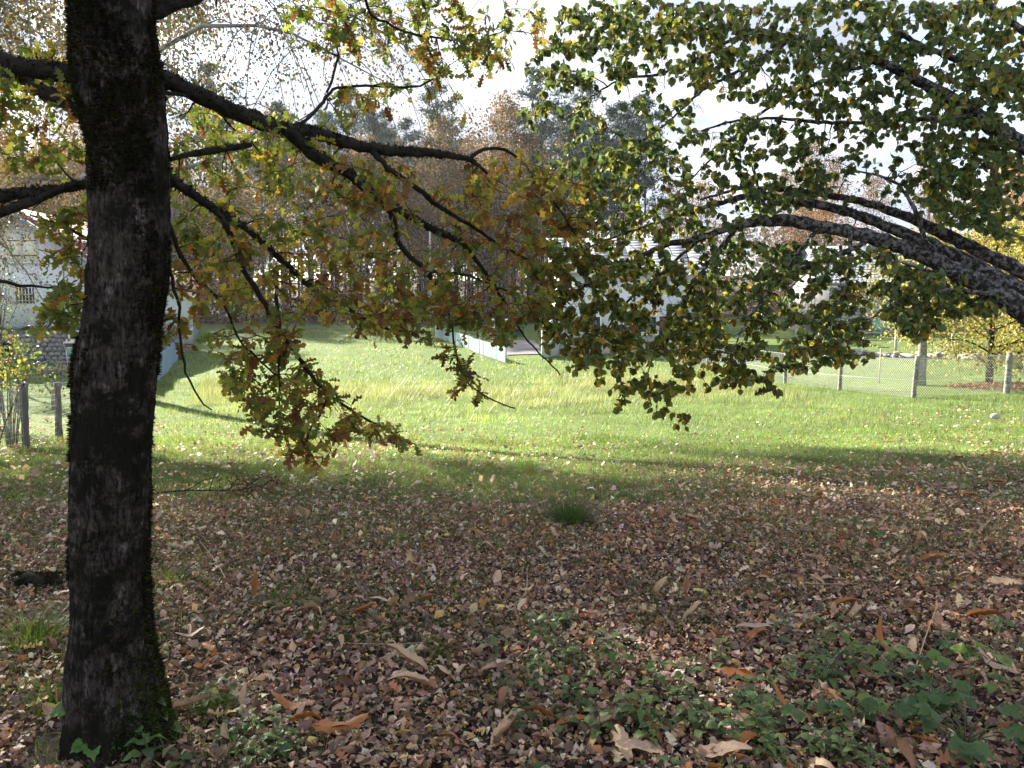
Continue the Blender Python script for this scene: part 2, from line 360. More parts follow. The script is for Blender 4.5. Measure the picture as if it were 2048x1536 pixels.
# ------------------------------------------------------------------ ground sheet
def axis_pts(lo, hi, near, step, grow):
    out = [0.0]; s = step
    while out[-1] < hi: out.append(out[-1] + s); s = s if out[-1] < near else s * grow
    neg = [0.0]; s = step
    while neg[-1] > lo: neg.append(neg[-1] - s); s = s if -neg[-1] < near else s * grow
    return np.array(sorted(set(neg[1:] + out)))
gx = axis_pts(-420, 420, 14, .22, 1.06); gy = axis_pts(-40, 520, 24, .22, 1.05)
X, Y = np.meshgrid(gx, gy); Z = gh(X, Y)
V = np.stack([X, Y, Z], -1).reshape(-1, 3); nx = len(gx); ny = len(gy)
ii = (np.arange(ny - 1)[:, None] * nx + np.arange(nx - 1)[None]).ravel()
Q = np.stack([ii, ii + 1, ii + nx + 1, ii + nx], -1)
FENX = lambda y: -8 - .355 * (y - 12.5)         # the left boundary line
wob = (fbm(V, .35, 9) - .5)
litw = 1 - sstep(6.2, 9.6, V[:, 1] - .27 * np.clip(V[:, 0], -5, 12) + wob * 4)   # how much leaf litter
col = np.array([.045, .032, .024]) * litw[:, None] + np.array([.085, .12, .032]) * (1 - litw)[:, None]
wood = sstep(78, 84, V[:, 1] + wob * 6); col = col * (1 - wood)[:, None] + np.array([.06, .045, .03]) * wood[:, None]
col *= (.8 + .5 * fbm(V, 1.7, 4))[:, None]
ground = link('ground', np_mesh('ground', V, Q, M_ground, col, True)); tag(ground, kind='structure')

# ------------------------------------------------------------------ leaf templates (length 1 along +y, normal +z)
def fan_leaf(outline, fold=.25, curl=.25):
    """outline: (x,y) of the right half from the stem to the tip; mirrored; folded on the midrib and curled"""
    o = np.array(outline, float); ys = o[:, 1]
    n = len(o); V = []; T = []
    for x, y in o: V.append((0, y, 0))
    for x, y in o: V.append((x, y, 0))
    for x, y in o: V.append((-x, y, 0))
    for i in range(n - 1):
        T += [(i, n + i, n + i + 1), (i, n + i + 1, i + 1), (i, i + 1, 2 * n + i + 1), (i, 2 * n + i + 1, 2 * n + i)]
    V = np.array(V, float)
    V[:, 2] = np.abs(V[:, 0]) * fold - curl * (V[:, 1] - .3) ** 2 + .06 * np.sin(V[:, 0] * 14 + V[:, 1] * 9)
    keep = [t for t in T if np.linalg.norm(np.cross(V[t[1]] - V[t[0]], V[t[2]] - V[t[0]])) > 1e-5]
    return V, np.array(keep)
OAK = [fan_leaf([(.008, 0), (.03, .14), (.15, .23), (.055, .33), (.25, .45), (.075, .53), (.30, .68), (.11, .75), (.20, .90), (.07, .98), (0, 1.0)], f, c) for f, c in ((.2, .3), (-.25, .7), (.55, -.4), (.1, 1.0))]
HAZ = [fan_leaf([(0, 0), (.34, .16), (.43, .46), (.27, .80), (0, 1.06)], f, c) for f, c in ((.2, .25), (-.3, .5), (.6, .3), (.9, -.2))]
BIR = [fan_leaf([(.01, 0), (.33, .28), (.2, .66), (0, 1)], f, c) for f, c in ((.2, .2), (-.3, .4))]
LIT = [fan_leaf([(0, 0), (.34, .42), (.2, .8), (0, 1)], f, c) for f, c in ((.5, .5), (-.6, 1.0), (1.1, -.5), (-.2, 1.6))]
LITO = [fan_leaf([(0, 0), (.24, .30), (.10, .45), (.30, .66), (0, 1)], f, c) for f, c in ((.6, .8), (-.5, 1.2))]
QUAD = (np.array([[0, 0, 0], [.35, .5, .06], [0, 1, -.05], [-.35, .5, .06]]), np.array([[0, 1, 2], [0, 2, 3]]))
TUFT = (np.array([[-.12, 0, 0], [.12, 0, 0], [0, 1, 0], [0, 0, -.12], [0, 0, .12], [.25, .85, 0], [0, .1, 0], [.05, .1, .1], [-.3, .7, .2], [-.05, 0, -.1], [.05, .1, 0], [.1, .8, -.35]]),
        np.array([[0, 1, 2], [3, 4, 5], [6, 7, 8], [9, 10, 11]]))
LITF = [(np.array([[0, 0, 0], [.30, .5, a], [0, 1, b], [-.28, .45, c]]), np.array([[0, 1, 2], [0, 2, 3]])) for a, b, c in ((.2, -.1, .15), (-.2, .15, .25), (.35, .1, -.1))]
BLADE2 = (np.array([[0, 0, 0], [.5, .45, 0], [-.5, .4, 0], [0, 1, 0.]]), np.array([[0, 1, 2], [2, 1, 3]]))
BLADE1 = (np.array([[-.5, 0, 0], [.5, 0, 0], [0, 1, 0.]]), np.array([[0, 1, 2]]))
BLADE = (np.array([[-.5, 0, 0], [.5, 0, 0], [-.38, .5, .0], [.38, .5, .0], [0, 1, .0]]), np.array([[0, 1, 3], [0, 3, 2], [2, 3, 4]]))

def multi_scatter(tmpl, M, P, cols):
    """mixed templates -> one array set"""
    k = rng.integers(0, len(tmpl), len(P)); out = []
    for i, (tv, tt) in enumerate(tmpl):
        s = k == i
        if s.any(): out.append(scatter(tv, tt, M[s], P[s], cols[s]))
    return cat(out)

# ------------------------------------------------------------------ growing twigs and leaves on a traced skeleton
def in_poly(P, poly):
    x, y = P[:, 0], P[:, 1]; c = np.zeros(len(P), bool); n = len(poly)
    for i in range(n):
        x1, y1 = poly[i]; x2, y2 = poly[(i + 1) % n]
        c ^= ((y1 > y) != (y2 > y)) & (x < (x2 - x1) * (y - y1) / (y2 - y1 + 1e-9) + x1)
    return c
def targets(regions):
    out = []
    for poly, n, d0, d1 in regions:
        p = np.array(poly, float); lo, hi = p.min(0), p.max(0); got = 0
        while got < n:
            q = lo + rng.random((n * 4, 2)) * (hi - lo); q = q[in_poly(q, poly)][:n - got]; got += len(q)
            d = rng.uniform(d0, d1, len(q))
            out.append(np.array([at(a, b, c) for (a, b), c in zip(q, d)]).reshape(-1, 3))
    return np.concatenate(out)
def grow(skel, tg, droop=.25, maxr=.010):
    """join every target to the nearest wood already there; returns twig tubes and (position, direction) of leaf seats"""
    nodes = np.concatenate([s[0] for s in skel]); rad = np.concatenate([s[1] for s in skel])
    d0 = np.array([np.min(np.linalg.norm(nodes - t, axis=1)) for t in tg]); tg = tg[np.argsort(d0)]
    tubes, seats = [], []
    for t in tg:
        v = t - nodes; d = np.linalg.norm(v, axis=1); cost = d * (1 + .55 * np.clip(v[:, 2] / (d + 1e-6), 0, 1)) + .02 * (rad < .0025)
        i = int(np.argmin(cost)); a = nodes[i]; L = d[i]
        n = max(3, int(L / .045) + 1); s = np.linspace(0, 1, n)[:, None]
        bow = np.array([0, 0, L * droop * rng.uniform(.1, 1)]) + rng.normal(0, .10 * L, 3)
        path = a + (t - a) * s + bow * (s * (1 - s)) + rng.normal(0, .006, (n, 3)) * np.sin(s * math.pi)
        r0 = min(rad[i] * .8, .0024 + .011 * L, maxr); rr = np.linspace(r0, .0015, n)
        tubes.append(tube_arrays(path, rr, 4, 0, False))
        nodes = np.concatenate([nodes, path[1:]]); rad = np.concatenate([rad, rr[1:]])
        dirs = norm(np.gradient(path, axis=0)); seats.append((path, dirs))
    return tubes, seats
def tree_leaves(root, org, name, mat, tmpl, M, P, cols, palette, n_single=300):
    """the 300 leaves that show largest as parts of their own, the others as one part"""
    px, py, d = project(P); size = np.linalg.norm(M[:, :, 1], axis=1) / d
    size = np.where((px > 0) & (px < 2048) & (py > 0) & (py < 1536) & (d > .3), size, 0)
    order = np.argsort(-size); big, rest = order[:n_single], order[n_single:]
    meshes = [[np_mesh('leaf', tv, tt, mat, np.tile(np.array(c), (len(tv), 1))) for c in palette] for tv, tt in tmpl]
    pal = np.array(palette)
    for i in big:
        k = rng.integers(len(tmpl)); j = int(np.argmin(np.linalg.norm(pal - cols[i], axis=1)))
        o = link('leaf', meshes[k][j], root)
        m4 = Matrix.Identity(4)
        for a in range(3):
            for b in range(3): m4[a][b] = float(M[i, a, b])
            m4[a][3] = float(P[i, a] - org[a])
        o.matrix_local = m4
    V, T, c = multi_scatter(tmpl, M[rest], P[rest], cols[rest])
    f = link('foliage', np_mesh('foliage', V - org, T, mat, c), root); tag(f, kind='stuff')

# ------------------------------------------------------------------ the foreground oak
OB = g3(-1.62, 2.72)
oak = thing('oak_tree', OB, 'dark mossy oak trunk in the foreground with drooping branches of yellowing lobed leaves', 'tree')
tr_px = [(1560, 250, 212), (1510, 248, 196), (1480, 248, 182), (1440, 240, 174), (1400, 235, 168), (1340, 228, 158), (1280, 224, 148), (1200, 221, 142), (1100, 220, 138), (1000, 220, 141), (900, 222, 142), (800, 228, 146),
         (700, 238, 146), (650, 246, 142), (550, 258, 144), (450, 262, 144), (350, 259, 145), (300, 257, 144), (240, 250, 152), (190, 244, 160), (130, 234, 158), (60, 226, 152), (0, 225, 150), (-120, 222, 146), (-300, 220, 136), (-560, 225, 120), (-1000, 240, 96), (-1700, 270, 60), (-2400, 310, 25)]
cen, rad = [], []
for y, cx, w in tr_px:
    r = ray(cx, y); t = 2.72 / r[1]; cen.append(CAM + r * t); rad.append(w * t / F / 2)
cen = np.array(cen); rad = np.array(rad)
tp, trd = resample(cen, rad, .012); n = 120
tp = tp[tp[:, 2] < 9.0]; trd = trd[:len(tp)]
ang = np.arange(n) * 2 * math.pi / n
A, ZZ = np.meshgrid(ang, tp[:, 2])
cyl = np.stack([np.cos(A) * 1.0, np.sin(A) * 1.0, ZZ * 1.6], -1)
ridge = 1 - np.abs(2 * fbm(cyl * np.array([7, 7, 2.1]), 1.0, 2, 3) - 1)
lump = fbm(cyl * np.array([1.3, 1.3, 2.2]), 1.0, 7, 2) - .5
fine = fbm(cyl * np.array([22, 22, 12.]), 1.0, 12, 2) - .5
root_f = np.exp(-np.clip(ZZ, 0, 9) / .16)
flare = 1 + .16 * root_f * (.5 + .5 * np.cos(A * 5 + .6)) + .05 * root_f
RR = trd[:, None] * (1 + .13 * (ridge - .7) + .16 * lump + .10 * fine) * flare
Vt = np.stack([tp[:, 0][:, None] + RR * np.cos(A), tp[:, 1][:, None] + RR * np.sin(A), np.broadcast_to(ZZ, A.shape)], -1)
m = len(tp); i = np.arange(m - 1)[:, None] * n; j = np.arange(n)[None]; j2 = (j + 1) % n
Qt = np.stack([i + j, i + j2, i + n + j2, i + n + j], -1).reshape(-1, 4)
link('trunk', np_mesh('trunk', Vt.reshape(-1, 3) - OB, Qt, M_bark, None, True), oak)

def px_path(pts, d0, d1, wscale=.86):
    """pixel polyline with widths -> smooth world polyline; depth runs d0 -> d1"""
    p = np.array([q[:2] for q in pts], float); w = np.array([q[2] for q in pts], float)
    s = np.concatenate([[0], np.cumsum(np.linalg.norm(np.diff(p, axis=0), axis=1))]); s /= s[-1]
    d = d0 + (d1 - d0) * s
    P = np.array([at(a, b, c) for (a, b), c in zip(p, d)])
    return resample(P, w * d / F / 2 * wscale, .035)
OAKB = [  # traced limbs of the oak: points (x, y, width) and the depths of their two ends
    ([(270, 140, 44), (330, 160, 40), (400, 190, 38), (500, 235, 37), (580, 262, 34), (640, 268, 29), (700, 288, 26), (760, 300, 24), (840, 305, 20), (900, 312, 15), (945, 322, 11), (978, 352, 5)], 2.75, 3.7),
    ([(935, 320, 10), (965, 300, 8), (1005, 297, 7), (1040, 320, 6), (1100, 395, 5), (1150, 470, 4), (1200, 560, 3)], 3.6, 4.0),
    ([(575, 260, 30), (630, 310, 27), (700, 350, 24), (750, 390, 22), (800, 422, 18), (860, 455, 15), (920, 485, 12), (960, 530, 8), (1000, 590, 6), (1040, 660, 4), (1120, 750, 3)], 3.1, 4.2),
    ([(745, 302, 13), (780, 340, 12), (830, 372, 12), (880, 415, 10), (940, 450, 8), (1000, 490, 6), (1080, 530, 4), (1170, 570, 3)], 3.35, 4.2),
    ([(745, 388, 15), (780, 425, 13), (800, 490, 12), (850, 540, 10), (880, 580, 8), (900, 640, 5), (912, 705, 4), (930, 760, 4), (985, 800, 3), (1032, 820, 3)], 3.3, 3.9),
    ([(860, 545, 9), (905, 545, 6), (960, 560, 5), (1040, 600, 4), (1090, 650, 3)], 3.5, 3.9),
    ([(290, 330, 28), (330, 350, 26), (380, 385, 22), (430, 420, 18), (490, 455, 16), (540, 500, 14), (600, 555, 12), (650, 595, 9), (710, 625, 7), (760, 655, 5), (860, 665, 3)], 2.75, 3.7),
    ([(430, 420, 15), (462, 470, 14), (482, 530, 12), (520, 590, 12), (550, 650, 12), (600, 720, 10), (650, 780, 8), (690, 812, 6), (760, 852, 5), (832, 892, 3)], 2.95, 3.5),
    ([(655, 790, 7), (640, 830, 6), (615, 870, 5), (620, 910, 4), (640, 935, 3)], 3.3, 3.4),
    ([(300, 420, 16), (335, 450, 13), (352, 490, 10), (385, 550, 9), (440, 600, 7), (480, 680, 5), (550, 750, 4)], 2.75, 3.3),
    ([(310, 480, 10), (340, 545, 8), (358, 620, 7), (362, 690, 6), (378, 760, 5), (400, 800, 4), (424, 822, 3)], 2.75, 3.0),
    ([(550, 560, 8), (555, 640, 9), (560, 700, 8), (558, 780, 4), (562, 850, 3)], 3.15, 3.25),
    ([(210, 170, 52), (160, 150, 46), (90, 140, 44), (0, 125, 42), (-90, 105, 40), (-300, 60, 30), (-600, 30, 14)], 2.75, 2.3),
    ([(215, 270, 34), (175, 230, 32), (110, 195, 34), (40, 150, 34), (0, 135, 32), (-100, 100, 28), (-280, 20, 14)], 2.8, 3.3),
    ([(240, 360, 20), (185, 362, 16), (120, 378, 18), (60, 405, 20), (0, 425, 22), (-110, 470, 18), (-240, 560, 9)], 2.75, 2.5),
    ([(235, 372, 12), (180, 374, 12), (120, 380, 18), (92, 383, 26), (40, 388, 27), (0, 394, 27), (-120, 400, 24)], 2.75, 2.6),
    ([(240, 40, 56), (270, 34, 48), (330, 12, 42), (380, -6, 36), (470, -60, 28), (620, -120, 20), (800, -130, 12), (1000, -80, 6)], 2.75, 3.3),
    ([(290, 118, 20), (312, 126, 16), (326, 128, 14)], 2.7, 2.68),
    ([(340, 320, 8), (385, 310, 15), (440, 300, 16), (492, 290, 14), (505, 286, 10)], 2.9, 3.1),
    ([(300, 175, 14), (330, 185, 10), (380, 192, 8), (430, 218, 6), (470, 260, 4)], 2.75, 3.1),
    ([(560, 262, 10), (610, 240, 8), (652, 195, 8), (668, 178, 7), (720, 172, 6), (850, 168, 5), (900, 130, 3)], 3.1, 4.0),
    ([(655, 185, 6), (668, 150, 6), (675, 100, 5), (672, 40, 4), (668, -20, 3)], 3.4, 3.6),
    ([(720, -20, 7), (745, 28, 7), (790, 55, 6), (830, 68, 6), (870, 75, 5), (950, 80, 3), (1010, 60, 3)], 3.2, 3.7),
    ([(840, 70, 5), (860, 105, 4), (880, 140, 3)], 3.5, 3.7),
    ([(185, 600, 8), (150, 620, 5), (110, 640, 3)], 2.7, 2.8),
    ([(-40, 555, 9), (0, 562, 9), (40, 570, 8), (90, 575, 5), (140, 578, 4)], 2.6, 2.8),
    ([(180, 480, 9), (120, 450, 6), (60, 430, 4)], 2.75, 2.9),
]
skel = []
for pts, a, b in OAKB:
    P, r = px_path(pts, a, b); skel.append((P, r))
    rg = .16 if r.max() > .012 else .08
    Vb, Tb, _ = tube_arrays(P + rng.normal(0, .0025, P.shape), r * 1.0, 9, rg)
    br = link('branch', np_mesh('branch', Vb - OB, Tb, M_limb, None, True), oak)
# crown overhead, out of the picture: limbs that carry the shade of the tree itself
for k in range(14):
    z0 = rng.uniform(3.4, 7.5); a = k * 2.4; L = 3.6 * (1 - (z0 - 3) / 9); i0 = int(np.argmin(np.abs(tp[:, 2] - z0)))
    s = np.linspace(0, 1, 12)[:, None]
    P = tp[i0] + s * np.array([math.cos(a) * L, math.sin(a) * L, L * .45]) + np.array([0, 0, -.35 * L]) * s ** 2 + rng.normal(0, .03, (12, 3)) * s
    skel.append((P, np.linspace(.045, .006, 12)))
    link('branch', np_mesh('branch', tube_arrays(P, np.linspace(.045, .006, 12), 7, .1)[0] - OB, tube_arrays(P, np.linspace(.045, .006, 12), 7, 0)[1], M_limb, None, True), oak)
OAKR = [
    ([(330, 205), (560, 250), (720, 300), (950, 330), (1120, 300), (1120, 420), (900, 440), (650, 420), (420, 360), (330, 330)], 150, 2.9, 4.0),
    ([(340, 360), (500, 430), (700, 420), (900, 480), (900, 640), (700, 650), (520, 640), (360, 560)], 225, 2.9, 3.9),
    ([(420, 640), (560, 640), (640, 740), (720, 830), (840, 890), (800, 915), (700, 880), (640, 935), (590, 915), (500, 850), (480, 780), (430, 760)], 140, 3.0, 3.6),
    ([(880, 690), (930, 700), (960, 780), (1035, 820), (960, 800), (880, 770)], 16, 3.6, 3.9),
    ([(700, 610), (860, 590), (1060, 610), (1020, 680), (880, 690), (680, 680)], 80, 3.4, 4.0),
    ([(650, 0), (1080, 0), (1090, 80), (1000, 130), (960, 170), (760, 120), (650, 100)], 110, 3.2, 4.0),
    ([(560, 0), (700, 0), (690, 120), (600, 110)], 14, 3.2, 3.6),
    ([(690, 150), (900, 170), (980, 240), (650, 250)], 18, 3.3, 4.0),
    ([(860, 340), (1180, 360), (1220, 560), (1050, 650), (900, 520)], 140, 3.5, 4.3),
    ([(0, 80), (150, 90), (170, 340), (0, 330)], 46, 2.5, 3.2), ([(80, 380), (185, 380), (180, 560), (100, 560)], 20, 2.6, 3.0),
    ([(60, 580), (160, 560), (150, 660), (80, 670)], 15, 2.6, 2.9), ([(315, 520), (420, 540), (390, 700), (325, 690)], 20, 2.8, 3.1),
    ([(330, -60), (1100, -60), (1100, -500), (330, -600)], 90, 2.6, 4.2), ([(-900, 300), (-60, 340), (0, -600), (-800, -600)], 90, 2.2, 3.6),
    ([(-500, -650), (900, -650), (900, -2200), (-600, -2200)], 140, 2.3, 4.2),
]
tg = targets(OAKR)
tubes, seats = grow(skel, tg)
Vw, Tw, _ = cat(tubes)
tag(link('twigs', np_mesh('twigs', Vw - OB, Tw, M_twig), oak), kind='stuff')
def seat_leaves(seats, tip, along, size, hang, flat):
    P, Ax, Nn, Sz = [], [], [], []
    for path, dirs in seats:
        k = rng.integers(*tip)
        for _ in range(k):
            q = len(path) - 1 - int(rng.integers(0, min(3, len(path))))
            a = dirs[q] * .6 + rng.normal(0, .75, 3) + np.array([0, 0, -hang]); P.append(path[q]); Ax.append(a)
        for q in range(2, len(path) - 1):
            if rng.random() < along:
                a = dirs[q] * .5 + rng.normal(0, .8, 3) + np.array([0, 0, -hang]); P.append(path[q]); Ax.append(a)
    P = np.array(P); Ax = norm(np.array(Ax)); n = len(P)
    Nn = np.array([0, 0, flat]) + rng.normal(0, .7, (n, 3)); Sz = size * rng.uniform(.65, 1.25, n)
    return P, frames(Ax, Nn, Sz)
P, M = seat_leaves(seats, (4, 9), .09, .060, .30, .8)
px, py, d = project(P)
warm = sstep(.38, .68, fbm(P, 2.2, 21, 2)) * .55 + .18 * sstep(600, 1000, px) + .16 * sstep(250, 700, py) * (px > 350)
cg = pick([(.09, .12, .025), (.13, .165, .035), (.19, .20, .045)], [2, 3, 2.4], len(P))
cw = pick([(.34, .24, .045), (.20, .10, .035), (.13, .06, .025), (.28, .14, .04), (.27, .25, .05)], [2.6, 2.4, 2, 1.2, 3], len(P))
cols = np.where((rng.random(len(P)) < np.clip(warm + .08, .18, .78))[:, None], cw, cg)
OAKPAL = [(.09, .12, .02), (.14, .16, .03), (.34, .24, .045), (.20, .10, .035), (.13, .06, .025), (.28, .24, .05)]
tree_leaves(oak, OB, 'oak', M_oakleaf, OAK, M, P, cols, OAKPAL)
n_oak = len(P)
# moss: short tufts on the trunk's flanks, the root and the tops of the limbs
def moss_tufts(P, N, size, cols):
    n = len(P); ax = N + rng.normal(0, .45, (n, 3)); M = frames(ax, rng.normal(0, 1, (n, 3)), size * rng.uniform(.5, 1.4, n))
    return scatter(TUFT[0] * np.array([1.6, 1, 1.6]), TUFT[1], M, P, cols)
flat = Vt.reshape(-1, 3); out = np.stack([np.cos(A), np.sin(A), np.zeros_like(A)], -1).reshape(-1, 3); Af = A.ravel()
mossn = fbm(np.stack([np.cos(A) * 1.2, np.sin(A) * 1.2, ZZ * 2.2], -1), 1.4, 31, 3).ravel()
side = np.cos(Af)                                   # 1 = right flank, -1 = left flank
rootw = np.exp(-np.clip(flat[:, 2], 0, 9) / .22)
wt = (mossn > .56) * (flat[:, 2] > .1) * (.25 + .75 * np.abs(side) ** 3) * (flat[:, 2] < 3.2) + rootw * 1.8 * sstep(.1, .95, side) + .9 * (flat[:, 2] > 2.0) * (flat[:, 2] < 3.0) * (mossn > .47) \
    + 1.6 * (side < -.75) * (np.abs(flat[:, 2] - 1.42) < .09) + 1.4 * (side < -.8) * (np.abs(flat[:, 2] - .72) < .07) + 1.0 * (side < -.8) * (np.abs(flat[:, 2] - 1.15) < .08)
wt = wt * (flat[:, 2] < 3.4); wt = wt / wt.sum()
s = rng.choice(len(flat), 19000, p=wt)
cm = np.where((rng.random(len(s)) < np.clip(rootw[s] * 1.3 * (side[s] > -.2), 0, .9))[:, None], pick([(.04, .06, .012), (.06, .085, .015)], [1, 1], len(s)), pick([(.022, .021, .008), (.035, .034, .010), (.014, .012, .007)], [2, 1.3, 2], len(s)))
parts = [moss_tufts(flat[s] - out[s] * .003, out[s], .017, cm)]
for P0, r0 in skel[:len(OAKB)]:
    if r0.max() < .009: continue
    q = rng.integers(0, len(P0), int(len(P0) * 85 * min(1, r0.max() / .02))); q = q[rng.random(len(q)) < np.clip(r0[q] / .016, .12, 1)]
    nn = norm(rng.normal(0, 1, (len(q), 3)) + np.array([0, 0, .5]))
    parts.append(moss_tufts(P0[q] + nn * r0[q][:, None] * .85 + rng.normal(0, .25, (len(q), 3)) * r0[q][:, None], nn, np.clip(r0[q] * .6, .004, .011), pick([(.020, .018, .008), (.012, .010, .007), (.035, .032, .012)], [2, 2, 1], len(q))))
Vm, Tm, cmm = cat(parts)
tag(link('moss', np_mesh('moss', Vm - OB, Tm, M_moss, cmm), oak), kind='stuff')

# ------------------------------------------------------------------ the round-leaved tree arching in from the right
HB = g3(3.95, 4.0)
hazel = thing('hazel_tree', HB, 'round-leaved green tree arching in from the right on pale blotched leaning stems', 'tree')
HZB = [
    ([(2560, 1230, 110), (2420, 1000, 95), (2250, 770, 86), (2130, 680, 58), (2048, 622, 52), (1950, 565, 44), (1840, 508, 37), (1750, 477, 32), (1650, 455, 29), (1560, 440, 28), (1480, 450, 20), (1400, 475, 16), (1330, 490, 12), (1250, 530, 9), (1150, 585, 6), (1080, 640, 4)], 3.9, 4.3),
    ([(2560, 1215, 90), (2430, 960, 70), (2250, 735, 60), (2140, 638, 48), (2048, 586, 44), (1950, 533, 37), (1840, 481, 29), (1780, 455, 25), (1700, 424, 22), (1600, 404, 18), (1500, 392, 15), (1420, 412, 12), (1330, 440, 8), (1200, 485, 5), (1120, 520, 3)], 4.1, 4.5),
    ([(2570, 1205, 70), (2440, 950, 60), (2260, 700, 52), (2140, 598, 38), (2048, 546, 34), (1950, 498, 30), (1840, 445, 25), (1790, 424, 21), (1740, 407, 17), (1650, 390, 15), (1560, 378, 12), (1480, 378, 8), (1400, 400, 5)], 4.2, 4.9),
    ([(2600, 1220, 70), (2480, 800, 60), (2300, 520, 52), (2170, 370, 44), (2048, 290, 38), (1990, 258, 35), (1920, 207, 30), (1850, 170, 25), (1760, 122, 20), (1680, 100, 15), (1590, 75, 12), (1500, 60, 9), (1400, 60, 6), (1280, 90, 4)], 3.9, 4.2),
    ([(2400, 400, 30), (2200, 200, 24), (2048, 152, 18), (1960, 130, 16), (1850, 95, 13), (1790, 60, 12), (1720, 10, 10), (1640, -60, 7)], 4.0, 4.2),
    ([(2300, 180, 22), (2048, 62, 16), (1990, 20, 14), (1900, -60, 12), (1750, -160, 9)], 3.9, 4.0),
    ([(1945, 235, 14), (1900, 236, 12), (1800, 240, 10), (1650, 245, 9), (1550, 237, 7), (1480, 240, 6), (1400, 262, 4)], 4.0, 4.4),
    ([(1870, 500, 14), (1858, 490, 12), (1830, 420, 9), (1790, 365, 7), (1740, 347, 5), (1705, 340, 3)], 4.0, 4.1),
    ([(1536, 440, 12), (1530, 415, 10), (1515, 370, 8), (1505, 325, 6)], 4.2, 4.2),
    ([(1760, 470, 12), (1700, 500, 12), (1620, 530, 9), (1540, 560, 6), (1480, 600, 4)], 4.1, 4.0),
    ([(1640, 452, 10), (1600, 500, 9), (1540, 580, 7), (1490, 650, 5), (1460, 720, 3)], 4.2, 4.0),
    ([(1700, 462, 10), (1700, 520, 8), (1690, 580, 7), (1660, 640, 5), (1640, 700, 3)], 4.1, 4.0),
    ([(1480, 452, 10), (1420, 520, 8), (1370, 600, 6), (1320, 680, 4), (1290, 760, 3)], 4.3, 4.1),
    ([(1400, 478, 9), (1330, 540, 7), (1240, 620, 5), (1190, 700, 3)], 4.3, 4.2),
    ([(1990, 590, 12), (1920, 582, 10), (1840, 590, 8), (1770, 618, 6), (1740, 640, 3)], 3.9, 3.8),
    ([(1930, 545, 9), (1850, 540, 7), (1790, 520, 4)], 3.9, 3.9),
    ([(1500, 60, 9), (1430, 100, 8), (1330, 145, 7), (1240, 160, 5), (1160, 210, 3)], 4.1, 4.3),
    ([(1590, 75, 9), (1500, 130, 8), (1420, 170, 7), (1340, 240, 5), (1260, 300, 3)], 4.1, 4.3),
    ([(1760, 122, 9), (1650, 160, 8), (1560, 200, 7), (1450, 290, 5), (1380, 360, 3)], 4.1, 4.3),
]
skel = []
for pts, a, b in HZB:
    P, r = px_path(pts, a, b); skel.append((P, r))
    Vb, Tb, _ = tube_arrays(P + rng.normal(0, .0025, P.shape), r, 9, .09)
    link('stem', np_mesh('stem', Vb - HB, Tb, M_hazelbark, None, True), hazel)
HZR = [
    ([(1130, 0), (2048, 0), (2048, 260), (1750, 260), (1500, 200), (1250, 150), (1090, 110)], 1062, 3.5, 4.7),
    ([(1060, 90), (1250, 140), (1400, 220), (1350, 320), (1150, 330), (1040, 250)], 108, 3.8, 4.5),
    ([(1090, 330), (1500, 230), (1640, 250), (1660, 400), (1450, 460), (1080, 470)], 469, 3.8, 4.7),
    ([(1860, 250), (2048, 280), (2048, 500), (1850, 430), (1840, 330)], 308, 3.7, 4.8),
    ([(1640, 250), (1860, 260), (1850, 420), (1650, 400)], 49, 3.9, 4.8),
    ([(1050, 470), (1400, 470), (1760, 500), (1740, 640), (1700, 720), (1560, 750), (1350, 790), (1230, 780), (1100, 720), (1040, 620)], 919, 3.8, 4.7),
    ([(1760, 490), (1900, 560), (2030, 620), (1900, 640), (1830, 680), (1760, 620)], 172, 3.6, 4.3),
    ([(1200, 760), (1400, 770), (1380, 855), (1230, 820)], 30, 3.9, 4.3), ([(1440, 740), (1580, 740), (1560, 795), (1480, 790)], 11, 3.9, 4.2), ([(1620, 660), (1740, 640), (1740, 735), (1640, 720)], 15, 3.9, 4.2),
    ([(1100, -40), (2500, -40), (2400, -800), (1200, -700)], 188, 3.3, 5.0), ([(2060, 0), (2600, 0), (2600, 700), (2200, 600), (2060, 500)], 138, 3.2, 4.8),
    ([(1090, 520), (1430, 520), (1430, 690), (1090, 700)], 170, 4.0, 4.8),
]
tg = targets(HZR)
tubes, seats = grow(skel, tg, droop=.4, maxr=.008)
Vw, Tw, _ = cat(tubes)
tag(link('twigs', np_mesh('twigs', Vw - HB, Tw, M_twig), hazel), kind='stuff')
tg2 = targets([([(1080, 520), (1480, 500), (1700, 560), (1660, 700), (1420, 740), (1180, 690)], 230, 3.8, 4.7), ([(1150, 120), (2000, 60), (2000, 330), (1200, 380)], 130, 3.8, 4.7)])
tb2, _ = grow(skel, tg2, droop=.6, maxr=.010); V2, T2, _ = cat(tb2)
tag(link('twigs', np_mesh('twigs', V2 - HB, T2, M_twig), hazel), kind='stuff')
P, M = seat_leaves(seats, (5, 11), .40, .037, .9, .3)
px, py, d = project(P)
warm = .12 + .36 * sstep(1600, 1080, px) * sstep(250, 500, py) + .22 * sstep(.5, .7, fbm(P, 1.8, 41, 2)) + .12 * sstep(450, 650, py)
cg = pick([(.08, .115, .048), (.115, .155, .058), (.17, .195, .066)], [2, 3, 2.6], len(P))
cw = pick([(.24, .26, .04), (.42, .32, .05), (.34, .22, .05), (.17, .19, .03), (.22, .10, .04)], [3, 2.2, 1, 3, .6], len(P))
cols = np.where((rng.random(len(P)) < warm)[:, None], cw, cg)
tree_leaves(hazel, HB, 'hazel', M_hazel, HAZ, M, P, cols, [(.08, .115, .048), (.115, .155, .058), (.17, .195, .066), (.25, .26, .06), (.42, .32, .06), (.22, .11, .04)])
n_haz = len(P)
